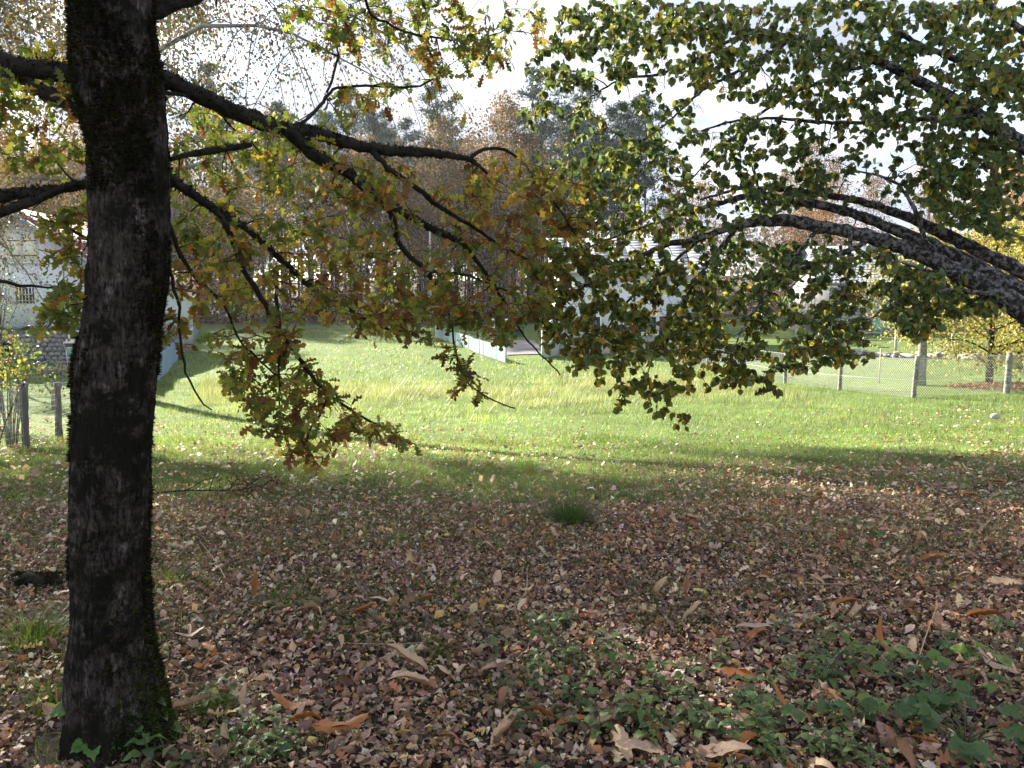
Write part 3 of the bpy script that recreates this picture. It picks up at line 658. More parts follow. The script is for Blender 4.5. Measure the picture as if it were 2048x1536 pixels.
# black knots of moss on the pale stems
parts = []
for P0, r0 in skel:
    if r0.max() < .006: continue
    kn = P0[rng.integers(0, len(P0), max(2, len(P0) // 7))]
    q = np.repeat(np.arange(len(kn)), 26); c0 = kn[q] + rng.normal(0, .016, (len(q), 3)); ix = np.argmin(((c0[:, None] - P0[None]) ** 2).sum(-1), 1)
    nn = norm(rng.normal(0, 1, (len(q), 3))); parts.append(moss_tufts(P0[ix] + nn * r0[ix][:, None] * .9, nn, .012, pick([(.012, .011, .007), (.022, .021, .010)], [2, 1], len(q))))
Vm, Tm, cmm = cat(parts); tag(link('moss', np_mesh('moss', Vm - HB, Tm, M_moss, cmm), hazel), kind='stuff')

# ------------------------------------------------------------------ generic trees: trunk with limbs, crown of leaves
def gen_tree(H, r0, base, cr, n_limb, n_sub, n_leaf, lsize, tmpl, pal, w, up=.6, droop=.5, lean=(0, 0), spread=.22, prof=None, hang=.3, jit=.2, lmat=None):
    """arrays of one tree standing at the origin: (wood), (leaves)"""
    prof = prof or (lambda t: math.sin(math.pi * (.12 + .86 * t)) ** .8)
    z = np.linspace(0, 1, 14); tp = np.stack([lean[0] * z ** 1.5 + rng.normal(0, .012 * H, 14) * z * .4, lean[1] * z ** 1.5 + rng.normal(0, .012 * H, 14) * z * .4, z * H], -1)
    trr = r0 * (1 - z) ** .8 + .006 * H / 10; wood = [tube_arrays(tp, trr, 7, .05)]
    ends, edirs = [], []
    for k in range(n_limb):
        t = (k + rng.random()) / n_limb; zz = base + (1 - base) * t * .97; i = zz * 13; i0 = int(i); p0 = tp[i0] + (tp[min(13, i0 + 1)] - tp[i0]) * (i - i0)
        a = k * 2.399 + rng.normal(0, .3); L = cr * prof(t) * rng.uniform(.75, 1.2); s = np.linspace(0, 1, 7)[:, None]
        dirv = np.array([math.cos(a), math.sin(a), up * rng.uniform(.6, 1.3)])
        P = p0 + dirv * L * s - np.array([0, 0, droop * L]) * s ** 2 + rng.normal(0, .04 * L, (7, 3)) * s
        rl = max(.012, r0 * .32 * (1 - .6 * t)); wood.append(tube_arrays(P, np.linspace(rl, rl * .2, 7), 5, .05, False)); ends.append(P[3:]); edirs.append(np.repeat(norm(dirv)[None], 4, 0))
        for q in range(n_sub):
            u = rng.uniform(.25, 1); j = min(6, int(u * 6)); p1 = P[j]; L2 = L * rng.uniform(.2, .5); dv = norm(dirv * .5 + rng.normal(0, .8, 3)) ; s2 = np.linspace(0, 1, 5)[:, None]
            P2 = p1 + dv * L2 * s2 - np.array([0, 0, droop * L2 * 1.3]) * s2 ** 2
            wood.append(tube_arrays(P2, np.linspace(rl * .35, rl * .1 + .002, 5), 3, 0, False)); ends.append(P2[1:]); edirs.append(np.repeat(dv[None], 4, 0))
    E = np.concatenate(ends); D = np.concatenate(edirs); q = rng.integers(0, len(E), n_leaf)
    P = E[q] + rng.normal(0, spread, (n_leaf, 3)) * np.array([1, 1, .8])
    ax = D[q] * .5 + rng.normal(0, .7, (n_leaf, 3)) - np.array([0, 0, hang])
    M = frames(ax, np.array([0, 0, .5]) + rng.normal(0, .8, (n_leaf, 3)), lsize * rng.uniform(.6, 1.35, n_leaf))
    return cat(wood), multi_scatter(tmpl, M, P, pick(pal, w, n_leaf, jit))
def tree_meshes(tree, bark, leafm):
    (V1, T1, _), (V2, T2, c2) = tree
    return np_mesh('trunk', V1, T1, bark, None, True), np_mesh('crown', V2, T2, leafm, c2)
def plant_tree(name, meshes, loc, rz, sc_, label, group=None, cat_='tree'):
    t = thing(name, loc, label, cat_, group, rz); t.scale = (sc_, sc_, sc_)
    link('trunk', meshes[0], t); link('crown', meshes[1], t); return t

YEL = [(.27, .20, .09), (.32, .25, .12), (.21, .17, .08), (.15, .14, .06), (.21, .125, .07)]
def birch(H, cr, base, n, ls, tm=None, **k): return tree_meshes(gen_tree(H, H * .013, base, cr, 22, 12, n, ls, tm or BIR, YEL, [3, 2, 2, 2, 1.2], up=.9, droop=.95, spread=.28, hang=.9, **k), M_birchbark, M_birch)
b1 = birch(11.5, 5.0, .30, 40000, .050, [QUAD])
b2 = birch(22.0, 6.4, .62, 60000, .12, [QUAD])
b3 = birch(13.8, 5.8, .58, 60000, .10, [QUAD])
b4 = birch(11.0, 3.6, .25, 12000, .07, [QUAD])
plant_tree('birch_tree', b1, g3(-5.55, 11.2), .4, 1.0, 'yellow birch with fine hanging twigs showing behind the top of the big oak trunk')
plant_tree('birch_tree', b2, g3(-12.9, 25.8), 1.2, 1.0, 'tall high-crowned birch by the blue windbreak fence, its stem hidden by the oak trunk')
plant_tree('birch_tree', b3, g3(-15.2, 18.8), 2.9, 1.0, 'yellow birch at the left edge whose crown reaches in above the white house')
plant_tree('birch_tree', b4, g3(-25.5, 36.0), 5.5, 1.0, 'small yellow birch with sparse hanging twigs in front of the white house wall')

# ------------------------------------------------------------------ the wood at the far edge of the field
pineprof = lambda t: .35 + .9 * math.sin(math.pi * min(1, .25 + .8 * t))
PINE = [(.045, .078, .055), (.06, .098, .066), (.085, .115, .08)]
BRN = [(.20, .115, .065), (.27, .165, .08), (.14, .10, .07), (.34, .24, .10), (.13, .125, .07)]
pines = [tree_meshes(gen_tree(H, .20, b, 2.9, 14, 7, 2700, .40, [TUFT], PINE, [1, 2, 1], up=.30, droop=.10, spread=.27, prof=pineprof, hang=-.3), M_pinebark, M_needle) for H, b in ((25, .60), (28, .68), (20, .5), (23, .7))]
decid = [tree_meshes(gen_tree(H, .16, b, 3.4, 26, 6, 5200, .26, [QUAD], BRN, [3, 2, 2, 1, 1.5], up=1.0, droop=.25, spread=.6), M_farbark, M_far) for H, b in ((19, .2), (22, .28), (16, .12))]
snag = [tree_meshes(gen_tree(H, .13, b, 1.6, 16, 3, 500, .28, [QUAD], BRN, [3, 1, 3, 1, 1], up=.5, droop=.2, spread=.5), M_farbark, M_far) for H, b in ((21, .3), (18, .4))]
spots = []
def place(n, x0, x1, y0, y1, gap):
    k = 0
    for _ in range(n * 60):
        x, y = rng.uniform(x0, x1), rng.uniform(y0, y1)
        if all((x - a) ** 2 + (y - b) ** 2 > gap ** 2 for a, b in spots):
            spots.append((x, y)); k += 1; yield x, y
        if k >= n: return
def sector(x, y):
    q = 1024 + F * x / y
    return ('in the left part of the wood, behind the lower oak boughs' if q < 620 else 'in the wood round the plain white pole' if q < 855 else 'in the wood between the tall utility pole and the gate' if q < 1030 else 'in the wood behind the half hidden white house')
def far_tree(nm, ms, x, y, lo, hi, lb, gr): w_ = sector(x, y); plant_tree(nm, ms, g3(x, y), rng.uniform(0, 6), rng.uniform(lo, hi), lb + ' ' + w_, gr + ' ' + w_)
for x, y in place(60, -34, 16, 86, 124, 2.0): far_tree('pine_tree', pines[rng.integers(4)], x, y, .85, 1.1, 'tall bare-stemmed pine', 'pines')
for x, y in place(62, -62, 4, 84, 122, 2.2): far_tree('forest_tree', decid[rng.integers(3)], x, y, .85, 1.15, 'brown-leaved tree', 'brown trees')
for x, y in place(90, -52, 16, 83, 108, 1.0): far_tree('bare_tree', snag[rng.integers(2)], x, y, .8, 1.15, 'thin bare trunk', 'bare trunks')
for x, y in place(16, 14, 95, 92, 120, 4.0): plant_tree('forest_tree', decid[rng.integers(3)], g3(x, y), rng.uniform(0, 6), rng.uniform(.7, .95), 'brown-leaved tree on the skyline behind the houses at the right', 'brown trees behind the right houses')
for x, y in place(10, -60, -36, 60, 80, 4.0): plant_tree('forest_tree', decid[rng.integers(3)], g3(x, y), rng.uniform(0, 6), rng.uniform(.7, .95), 'brown-leaved tree rising behind the left white house', 'brown trees behind the left house')
# brush along the wood's edge and the deep wood behind it
n = 26000; x = rng.uniform(-75, 110, n); y = 82 + rng.random(n) ** 1.6 * 40; hgt = (.5 + 2.6 * fbm(np.stack([x, y, y * 0], -1), .22, 51, 2) ** 2) * rng.random(n) ** .8 * 1.9
P = np.stack([x, y, gh(x, y) + hgt], -1)
M = frames(rng.normal(0, 1, (n, 3)) + np.array([0, 0, .5]), rng.normal(0, 1, (n, 3)), rng.uniform(.25, .6, n))
V, T, c = scatter(*QUAD, M, P, pick([(.16, .11, .085), (.11, .10, .065), (.21, .14, .09), (.09, .11, .06)], [3, 2, 2, 1.4], n))
tag(link('undergrowth', np_mesh('undergrowth', V, T, M_far, c)), 'brown bramble and brush along the foot of the wood', 'undergrowth', kind='stuff')
n = 26000; x = rng.uniform(-130, 150, n); y = rng.uniform(126, 165, n); top = 15 + 5 * fbm(np.stack([x, x * 0, x * 0], -1), .07, 3, 2) - 7 * sstep(0, 60, x); hgt = rng.random(n) ** .75 * top
P = np.stack([x, y, gh(x, y) + hgt], -1)
M = frames(rng.normal(0, 1, (n, 3)), rng.normal(0, 1, (n, 3)), rng.uniform(.5, 1.2, n))
V, T, c = scatter(*QUAD, M, P, pick([(.15, .11, .09), (.09, .095, .075), (.20, .14, .09), (.08, .095, .08)], [3, 2, 1.5, 2], n))
tag(link('distant_wood', np_mesh('distant_wood', V, T, M_far, c)), 'hazy brown and green mass of the deep wood on the skyline', 'wood', kind='stuff')
# pale shrub, poles and masts at the wood's edge
t = gen_tree(4.6, .06, .05, 1.5, 16, 6, 2600, .22, [TUFT], [(.24, .27, .19), (.30, .31, .23)], [1, 1], up=.3, droop=1.1, spread=.25, hang=1.0)
plant_tree('weeping_shrub', tree_meshes(t, M_farbark, M_far), g3(-14.2, 82), 0, 1.0, 'pale silvery weeping shrub at the foot of the dark wood', cat_='shrub')
def pole(name, px, y, ztop, r, label, lean=0.0, mat=M_pole, arms=()):
    x = (px - 1024) / F * y; b = g3(x, y); o = MB(); o.tube([b - [0, 0, .3], [b[0] + lean, y, ztop]], [r, r * .8], 8)
    ob = thing(name, b, label, 'pole'); o.build('shaft', mat, ob, b)
    if arms:
        a = MB()
        for z in arms: a.box((b[0] + lean * .9, y - r - .02, z), (.5, .05, .05))
        a.build('crossarm', mat, ob, b)
pole('white_pole', 803, 82, 5.3, .09, 'plain white pole standing upright before the dark wood')
pole('utility_pole', 862, 84, 11.0, .12, 'tall grey utility pole with short cross arms before the wood', arms=(3.6, 5.2, 6.8, 8.4))
pole('leaning_pole', 729, 80, 2.6, .07, 'short white pole leaning right at the edge of the field', .8)

# ------------------------------------------------------------------ the white house on the left
HY = 42.0; hb = g3(-26.6, HY); hb[2] = -1.45
house = thing('white_house', hb, 'white gabled house with stone basement behind the garden at left', 'house')
def part(mb, name, mat, parent, org, smooth=False): return mb.build(name, mat, parent, org, smooth)
xl, xr, xa = -32.1, -21.1, -26.6; zt, ze, zp = 6.9, 3.2, .62
w = MB(); w.prism([(xl, HY, zp), (xr, HY, zp), (xr, HY, ze), (xa, HY, zt - .05), (xl, HY, ze)], (0, 9, 0)); part(w, 'wall', M_white, house, hb)
w = MB(); w.box(((xl + xr) / 2, HY + 4.5, (-1.8 + zp) / 2 - .002), (xr - xl - .02, 8.9, zp + 1.8)); pl = part(w, 'plinth', M_mortar, house, hb)
w = MB(); w.box(((xl + xr) / 2, HY - .06, zp + .05), (xr - xl + .16, .28, .16)); part(w, 'string_course', M_fascia, house, hb)
rf = MB(); sl = (zt - ze) / (xr - xa); th = .16
for sgn in (-1, 1):
    ex = xa + sgn * (xr - xa + .7); ez = ze - .7 * sl
    rf.prism([(xa, HY - .55, zt), (ex, HY - .55, ez), (ex, HY - .55, ez + th), (xa, HY - .55, zt + th)], (0, 10.2, 0))
roof = part(rf, 'roof', M_tile, house, hb)
fa = MB()
for sgn in (-1, 1):
    ex = xa + sgn * (xr - xa + .7); ez = ze - .7 * sl
    fa.prism([(xa, HY - .6, zt - .2), (ex, HY - .6, ez - .2), (ex, HY - .6, ez + .02), (xa, HY - .6, zt + .02)], (0, .05, 0))
part(fa, 'barge_board', M_fascia, house, hb)
tiles = [MB().prism([(-.17, 0, 0), (.17, 0, 0), (.15, 0, .05), (0, 0, .085), (-.15, 0, .05)], (0, .42, .0)).mesh('tile', M_tile) for _ in range(2)]
for sgn in (-1, 1):
    for k in range(20):
        u = (k + .5) / 20; o = link('tile', tiles[k % 2], roof, np.array([xa + sgn * u * (xr - xa + .7), HY - .62, zt + th - u * (xr - xa + .7) * sl]) - hb)
        o.rotation_euler = (0, sgn * math.atan(sl), 0)
# shuttered window, barred window, basement window, garage opening
def Xh(px): return (px - 1024) / F * HY * .9954
def Zh(py): return 1.6 + (620 - py) / F * HY
def opening(name, px0, px1, py0, py1, mat, d=.03):
    return MB().box(((Xh(px0) + Xh(px1)) / 2, HY - d / 2 - .004, (Zh(py0) + Zh(py1)) / 2), (Xh(px1) - Xh(px0), d, abs(Zh(py0) - Zh(py1)))).build(name, mat, house, hb)
for a, b in ((22, 51), (54, 83)):
    sh = opening('shutter', a, b, 470, 524, M_paint, .06); hn = MB()
    for z in (484, 513): hn.box(((Xh(a) + Xh(b)) / 2, HY - .075, Zh(z)), (.72, .02, .05))
    hn.build('strap_hinge', M_dark, sh, hb)
MB().box((Xh(52), HY - .07, Zh(527)), (1.95, .2, .09)).build('sill', M_paint, house, hb)
wi = opening('window', 33, 70, 571, 607, M_glass)
bars = MB()
for k in range(6): bars.box((Xh(35 + k * 6.6), HY - .09, Zh(589)), (.035, .03, 1.0))
for z in (576, 589, 602): bars.box((Xh(51.5), HY - .085, Zh(z)), (1.02, .02, .03))
bars.build('bar', M_paint, wi, hb)
wi = MB().box((Xh(158), HY - .03, Zh(672.5)), (1.25, .05, .42)).build('window', M_glass, house, hb)
fr = MB(); fr.box((Xh(158), HY - .06, Zh(662)), (1.5, .1, .10)).box((Xh(158), HY - .06, Zh(680.5)), (1.5, .1, .14)).box((Xh(137), HY - .06, Zh(671)), (.10, .1, .62)).box((Xh(179), HY - .06, Zh(671)), (.10, .1, .62)); fr.build('frame', M_paint, wi, hb)
MB().box((Xh(158), HY - .13, Zh(684.5)), (1.62, .26, .1)).build('sill', M_paint, wi, hb)
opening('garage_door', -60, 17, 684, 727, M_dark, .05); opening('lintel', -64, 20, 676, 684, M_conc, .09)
stm = []
for k in range(10):
    a = np.linspace(0, 2 * math.pi, 7, endpoint=False) + rng.normal(0, .18, 7)
    rr_ = rng.uniform(.82, 1.05, 7); pts = [(.19 * r_ * math.cos(q), 0, .13 * r_ * math.sin(q)) for q, r_ in zip(a, rr_)]
    stm.append(MB().prism(pts, (0, -.06, 0)).mesh('stone', M_stone))
row = 0; z = -1.28
while z < zp - .1:
    x = -26.6 + (row % 2) * .17
    while x < xr - .15:
        blk = (Xh(133) - .1 < x < Xh(183) + .1) and (Zh(690) - .12 < z < Zh(656) + .1)
        if not blk:
            o = link('stone', stm[rng.integers(10)], pl, np.array([x + rng.normal(0, .02), HY + .012, z + rng.normal(0, .015)]) - hb); o.rotation_euler = (0, rng.normal(0, .25), 0)
        x += .36
    z += .245; row += 1

# garden chairs, red tub, clutter by the wall
def chair(px, d, rz, label):
    b = g3((px - 1024) / F * d, d); t = thing('garden_chair', b, label, 'chair', 'garden chairs by the white house', rz)
    f = MB()
    for x in (-.23, .23):
        f.tube([(x, -.24, 0), (x, -.22, .42), (x, -.24, .64)], .016, 6).tube([(x, .2, 0), (x, .22, .42), (x, .30, .92)], .016, 6).tube([(x, -.26, .64), (x, .25, .64)], .018, 6)
    f.tube([(-.23, .30, .90), (-.16, .315, .97), (.16, .315, .97), (.23, .30, .90)], .02, 6).tube([(-.23, -.22, .42), (.23, -.22, .42)], .016, 6).tube([(-.23, .23, .45), (.23, .23, .45)], .016, 6)
    f.build('frame', M_paint, t)
    MB().bbox((0, 0, .44), (.42, .42, .045), .02).build('seat', M_seat, t)
    s = MB(); s.prism([(-.18, .235, .52), (.18, .235, .52), (.20, .27, .72), (.15, .30, .92), (-.15, .30, .92), (-.20, .27, .72)], (0, .025, 0)); s.build('backrest', M_seat, t)
chair(146, 40, .15 + math.pi, 'white garden chair with green back, the one farther from the oak trunk'); chair(171, 39.7, -.25 + math.pi, 'white garden chair with green back, half hidden by the oak trunk')
b = g3((4 - 1024) / F * 39.5, 39.5); t = thing('garden_tub', b, 'red plastic tub beside the dark garage opening of the white house', 'tub')
tb = MB(); rs = [(.0, .30), (.10, .34), (.34, .42), (.40, .45), (.40, .41), (.12, .33), (.06, .0)]
a = np.linspace(0, 2 * math.pi, 17)[:-1]; Vv = np.array([[r_ * math.cos(q), r_ * math.sin(q), z_] for z_, r_ in rs for q in a]); Tt = []
for i in range(len(rs) - 1):
    for j in range(16):
        A_, B_ = i * 16 + j, i * 16 + (j + 1) % 16; Tt += [(A_, B_, B_ + 16), (A_, B_ + 16, A_ + 16)]
tb.add(Vv, Tt); tb.build('shell', M_red, t)
MB().tube([(.44 * math.cos(q), .44 * math.sin(q), .40) for q in np.linspace(0, 2 * math.pi, 17)], .022, 6).build('rim', M_paint, t)

# parked car far behind the left garden
cb = g3(-31.4, 70); car = thing('parked_car', cb, 'pale blue hatchback parked far off, mostly hidden by the oak trunk', 'car', rz=0)
prof_ = [(-1.95, .35), (-2.0, .75), (-1.85, 1.0), (-1.55, 1.40), (-.9, 1.50), (.1, 1.48), (.75, 1.05), (1.75, .88), (1.98, .65), (1.98, .35)]
bd = MB(); bd.prism([(x, -.8, z) for x, z in [(-.2, .35)] + prof_[::-1]], (0, 1.6, 0)); bd.build('body', M_carp, car)
for yy in (-.815, .79):
    MB().prism([(-1.5, yy, 1.0), (.6, yy, 1.0), (.08, yy, 1.40), (-.9, yy, 1.42), (-1.4, yy, 1.33)], (0, .02, 0)).build('side_window', M_glass, car)
MB().prism([(-1.97, -.66, .98), (-1.97, .66, .98), (-1.70, .6, 1.34), (-1.70, -.6, 1.34)], (-.03, 0, .02)).build('rear_window', M_glass, car)
for x in (-1.25, 1.25):
    for yy in (-.82, .68):
        wh = MB().tube([(x, yy, .31), (x, yy + .16, .31)], .31, 14).build('wheel', M_rubber, car); MB().tube([(x, yy - .012, .31), (x, yy + .17, .31)], .17, 10).build('rim', M_pole, wh)
for yy in (-.6, .6): MB().box((-1.99, yy, .82), (.06, .22, .14)).build('tail_light', M_red, car)
MB().box((-2.02, 0, .45), (.1, 1.5, .16)).build('bumper', M_carp, car)

# ------------------------------------------------------------------ left boundary: post-and-wire fence, then the blue windbreak fence
fb = g3(FENX(8), 8); fence = thing('wire_fence', fb, 'low wire mesh fence with thick grey posts along the left garden', 'fence')
ys = [8.6, 10.5, 12.5, 14.8, 17.1, 19.5, 22, 24.6, 27.2]
for y in ys:
    b = g3(FENX(y), y); p = MB(); zz = np.linspace(-.2, 1.12, 9); p.tube(np.stack([b[0] + .02 * zz + rng.normal(0, .004, 9), np.full(9, y), b[2] + zz], -1), .062 * (1 + rng.normal(0, .06, 9)), 9, .05); p.build('post', M_woodpost, fence, fb, True)
for y0, y1 in zip(ys[:-1], ys[1:]):
    a0, a1 = g3(FENX(y0), y0), g3(FENX(y1), y1); m_ = MB(); u = a1 - a0; Ln = np.linalg.norm(u[:2])
    for h in np.arange(.05, 1.06, .105): m_.tube([a0 + [0, 0, h], (a0 + a1) / 2 + [0, 0, h - .012], a1 + [0, 0, h]], .0018, 3)
    for k in np.arange(.1, Ln, .12): q = a0 + u * (k / Ln); m_.tube([q + [0, 0, .04], q + [0, 0, 1.05]], .0014, 3)
    m_.build('wire_mesh', M_wire, fence, fb)
wires = MB().tube([g3(FENX(y), y) + [0, 0, 1.09] for y in ys], .003, 4); wires.build('top_wire', M_wire, fence, fb)
wb = g3(FENX(28), 28); wind = thing('windbreak_fence', wb, 'blue-grey cloth windbreak fence running up the left side of the field', 'fence')
ys = np.arange(27.6, 72, 3.2)
for y in ys:
    b = g3(FENX(y), y); MB().tube([b - [0, 0, .2], b + [0, 0, 1.32]], .035, 7).build('post', M_woodpost, wind, wb)
for y0, y1 in zip(ys[:-1], ys[1:]):
    n = 34; t_ = np.linspace(0.01, .99, n); yv = y0 + (y1 - y0) * t_; off = .035 * np.sin(t_ * 40 + y0) + rng.normal(0, .012, n); xv = FENX(yv) + off + .045; zg = gh(xv, yv)
    rows = [.03, .35, .7, 1.0, 1.2]; Vv = []
    for h in rows:
        sag = (.05 * np.sin(t_ * math.pi) + .03 * np.abs(np.sin(t_ * 23 + y0))) * (h > 1) ; Vv.append(np.stack([xv + rng.normal(0, .008, n), yv, zg + h - sag], -1))
    Vv = np.concatenate(Vv); k = np.arange(n - 1); Tt = []
    for i in range(len(rows) - 1): Tt += [(i * n + q, i * n + q + 1, (i + 1) * n + q + 1) for q in k] + [(i * n + q, (i + 1) * n + q + 1, (i + 1) * n + q) for q in k]
    Vb = Vv + np.array([.006, 0, 0]); mm = MB(); mm.add(Vv, Tt); mm.add(Vb, [t[::-1] for t in Tt]); mm.build('cloth_panel', M_teal, wind, wb, True)

# pollarded dwarf tree, shrubs and young stems in the left garden
b = g3(-13.2, 22); pol = thing('pollarded_tree', b, 'gnarled dwarf tree with a flat knobbly pruned head in the left garden', 'tree')
t = MB(); t.tube([(0, 0, -.1), (.01, 0, .35), (0, .02, .7), (.03, 0, .98)], [.075, .068, .065, .06], 9, .08)
t.tube([(0, 0, .42), (-.18, 0, .66), (-.27, .05, .78)], [.035, .03, .025], 6, .1).tube([(.02, 0, .55), (.22, -.05, .60), (.30, 0, .85), (.42, 0, 1.1)], [.03, .026, .022, .02], 6, .1); t.build('trunk', M_lichenbark, pol, smooth=True)
h = MB()
for k in range(46):
    a = rng.uniform(0, 6.28); L = rng.uniform(.2, .62); c0 = np.array([.02, 0, .95]); e = c0 + np.array([.18 + math.cos(a) * L * 1.05, math.sin(a) * L * .7, rng.uniform(.08, .34)])
    mid = (c0 + e) / 2 + rng.normal(0, .05, 3); h.tube([c0, mid, e], [.03, .02, .022], 5, .2)
    for q in range(3): h.tube([e, e + rng.normal(0, .07, 3) + [.02, 0, .04]], [.017, .008], 4, .1)
h.build('crown', M_lichenbark, pol)
def shrub(name, loc, H, r, ns, nl, ls, tmpl, pal, w, label, barkm, leafm, lean=(0, 0), low=.25, cat_='shrub', group=None, rs=.014):
    loc = np.array(loc); t = thing(name, loc, label, cat_, group); st = []; E = []
    for k in range(ns):
        a = rng.uniform(0, 6.28); u = rng.random() ** .6 * r; s = np.linspace(0, 1, 8)[:, None]
        e = np.array([math.cos(a) * u + lean[0] * H, math.sin(a) * u + lean[1] * H, H * rng.uniform(.65, 1.05)])
        P = e * s * np.array([1, 1, 0]) * s ** .3 + np.array([0, 0, 1]) * e[2] * s * (1.1 - .1 * s) + rng.normal(0, .03, (8, 3)) * s + np.array([math.cos(a), math.sin(a), 0]) * r * .15
        st.append(tube_arrays(P, np.linspace(rs, rs * .3, 8), 5, .05)); E.append(P)
        for q in range(4):
            j = rng.integers(2, 7); dv = norm(rng.normal(0, 1, 3) + np.array([0, 0, .6])) * H * rng.uniform(.08, .22); P2 = P[j] + dv * np.linspace(0, 1, 4)[:, None]
            st.append(tube_arrays(P2, np.linspace(rs * .4, rs * .15, 4), 3, 0, False)); E.append(P2)
    Vv, Tt, _ = cat(st); link('stems', np_mesh('stems', Vv, Tt, barkm), t)
    E = np.concatenate(E); E = E[E[:, 2] > low * H]
    if nl:
        P = E[rng.integers(0, len(E), nl)] + rng.normal(0, .07 * H ** .5, (nl, 3)); M = frames(rng.normal(0, .8, (nl, 3)) - np.array([0, 0, .3]), np.array([0, 0, .6]) + rng.normal(0, .7, (nl, 3)), ls * rng.uniform(.6, 1.3, nl))
        Vv, Tt, c = multi_scatter(tmpl, M, P, pick(pal, w, nl)); link('crown', np_mesh('crown', Vv, Tt, leafm, c), t)
    return t
GY = [(.34, .32, .08), (.14, .19, .05), (.20, .25, .07), (.38, .30, .08)]
shrub('yellow_shrub', g3(-8.75, 13.3), 2.3, .50, 16, 400, .07, HAZ, GY, [2, 2, 2, 1.5], 'yellow-green leafy shrub rising behind the left wire fence', M_lichenbark, M_hazel, lean=(.10, 0), low=.45)
shrub('tall_shrub', g3(-11.6, 17.0), 4.2, .85, 20, 700, .06, BIR, [(.14, .17, .08), (.24, .24, .10), (.40, .30, .08)], [3, 2, 1], 'tall thin-stemmed grey-green shrub against the white house wall', M_farbark, M_birch, low=.35)
shrub('bare_shrub', g3(-7.95, 11.6), 1.2, .5, 18, 60, .06, BIR, [(.30, .05, .03), (.35, .25, .05)], [1, 1], 'mostly bare reddish stems tangled round the nearest left fence post', M_twig, M_birch, low=.4, rs=.010)
shrub('wispy_bush', g3(-9.7, 17.8), 1.15, .5, 16, 160, .04, BIR, [(.14, .18, .07), (.2, .24, .08)], [1, 1], 'wispy half-bare bush against the wire fence just left of the oak', M_farbark, M_birch, low=.2, rs=.006)
shrub('garden_sapling', g3(-13.6, 21.0), 1.0, .08, 4, 30, .05, BIR, GY, [1, 1, 1, 1], 'short bare sapling stems on the lawn left of the dwarf tree', M_lichenbark, M_birch, rs=.02)
b = g3(-8.70, 14.95); MB().tube([b + [.25, 0, -.05], b + [.10, 0, 1.2]], .014, 6).build('garden_stake', M_brown); tag(bpy.data.objects['garden_stake'], 'thin brown stake leaning beside the second grey fence post', 'stake')

# ------------------------------------------------------------------ centre: white house, gate, windbreak, bin
CY = 46.0
def Xc(px): return (px - 1024) / F * CY * .997
def Zc(py): return 1.6 + (620 - py) / F * CY
cb = g3(Xc(1250), CY); cb[2] = -.95
ch = thing('white_house', cb, 'white house with brown shutters half hidden behind the round-leaved branches', 'house')
x0, x1, z0, z1 = Xc(1118), Xc(1386), -.55, Zc(548)
MB().box(((x0 + x1) / 2, CY + 4, (z0 + z1) / 2), (x1 - x0, 8, z1 - z0)).build('wall', M_white2, ch, cb)
MB().box(((x0 + x1) / 2, CY + 4, (z0 - 1.3) / 2 - .1), (x1 - x0 + .06, 8.06, abs(z0 + 1.3) - .003 + .2)).build('plinth', M_conc, ch, cb)
rf = MB(); za = z1 + 2.3
rf.prism([(x0 - .6, CY - .6, z1 + .02), (x1 + .6, CY - .6, z1 + .02), (x1 + .6, CY - .6, z1 + .2), (x0 - .6, CY - .6, z1 + .2)], (0, .12, 0))
rf.build('fascia', M_paint, ch, cb)
rf = MB()
for yy0, yy1 in ((CY - .48, CY + 4), (CY + 8.6, CY + 4)): rf.prism([(x0 - .6, yy0, z1 + .1), (x1 + .6, yy0, z1 + .1), (x1 + .6, yy1, za), (x0 - .6, yy1, za)], (0, 0, .14))
roof = rf.build('roof', M_slate, ch, cb)
tm = MB().prism([(-.6, 0, 0), (.6, 0, 0), (.6, .38, .205), (-.6, .38, .205)], (0, 0, .045)).mesh('tile_row', M_slate)
for r_ in range(11):
    for k in range(8):
        link('tile_row', tm, roof, np.array([x0 + .08 + k * 1.2, CY - .46 + r_ * .385, z1 + .245 + r_ * .385 * (za - z1 - .1) / 4.48]) - cb)
gb = MB()
for x in (x0 + .003, x1 - .153): gb.prism([(x, CY + .1, z1), (x, CY + 7.9, z1), (x, CY + 4, za - .1)], (.15, 0, 0))
gb.build('gable', M_white2, ch, cb)
def win(pxa, pxb, pya, pyb, mat, y=CY, X_=Xc, Z_=Zc, parent=ch, org=cb, frame=M_paint, name='window'):
    o = MB().box(((X_(pxa) + X_(pxb)) / 2, y - .03, (Z_(pya) + Z_(pyb)) / 2), (X_(pxb) - X_(pxa), .05, Z_(pya) - Z_(pyb))).build(name, mat, parent, org)
    f = MB(); t_ = .07
    for z in (Z_(pya) + t_ / 2, Z_(pyb) - t_ / 2): f.box(((X_(pxa) + X_(pxb)) / 2, y - .05, z), (X_(pxb) - X_(pxa) + 2 * t_, .1, t_))
    for x in (X_(pxa) - t_ / 2, X_(pxb) + t_ / 2): f.box((x, y - .05, (Z_(pya) + Z_(pyb)) / 2), (t_, .1, Z_(pya) - Z_(pyb)))
    f.build('frame', frame, o, org); return o
win(1318, 1346, 633, 666, M_brown, name='shutter'); win(1248, 1264, 632, 664, M_brown, name='shutter'); win(1268, 1312, 634, 664, M_glass); win(1160, 1200, 634, 664, M_glass)
MB().box((Xc(1292), CY - .1, Zc(669)), (2.9, .22, .09)).build('sill', M_paint, ch, cb)
sc_ = MB()   # little wrought-iron squiggle on the wall
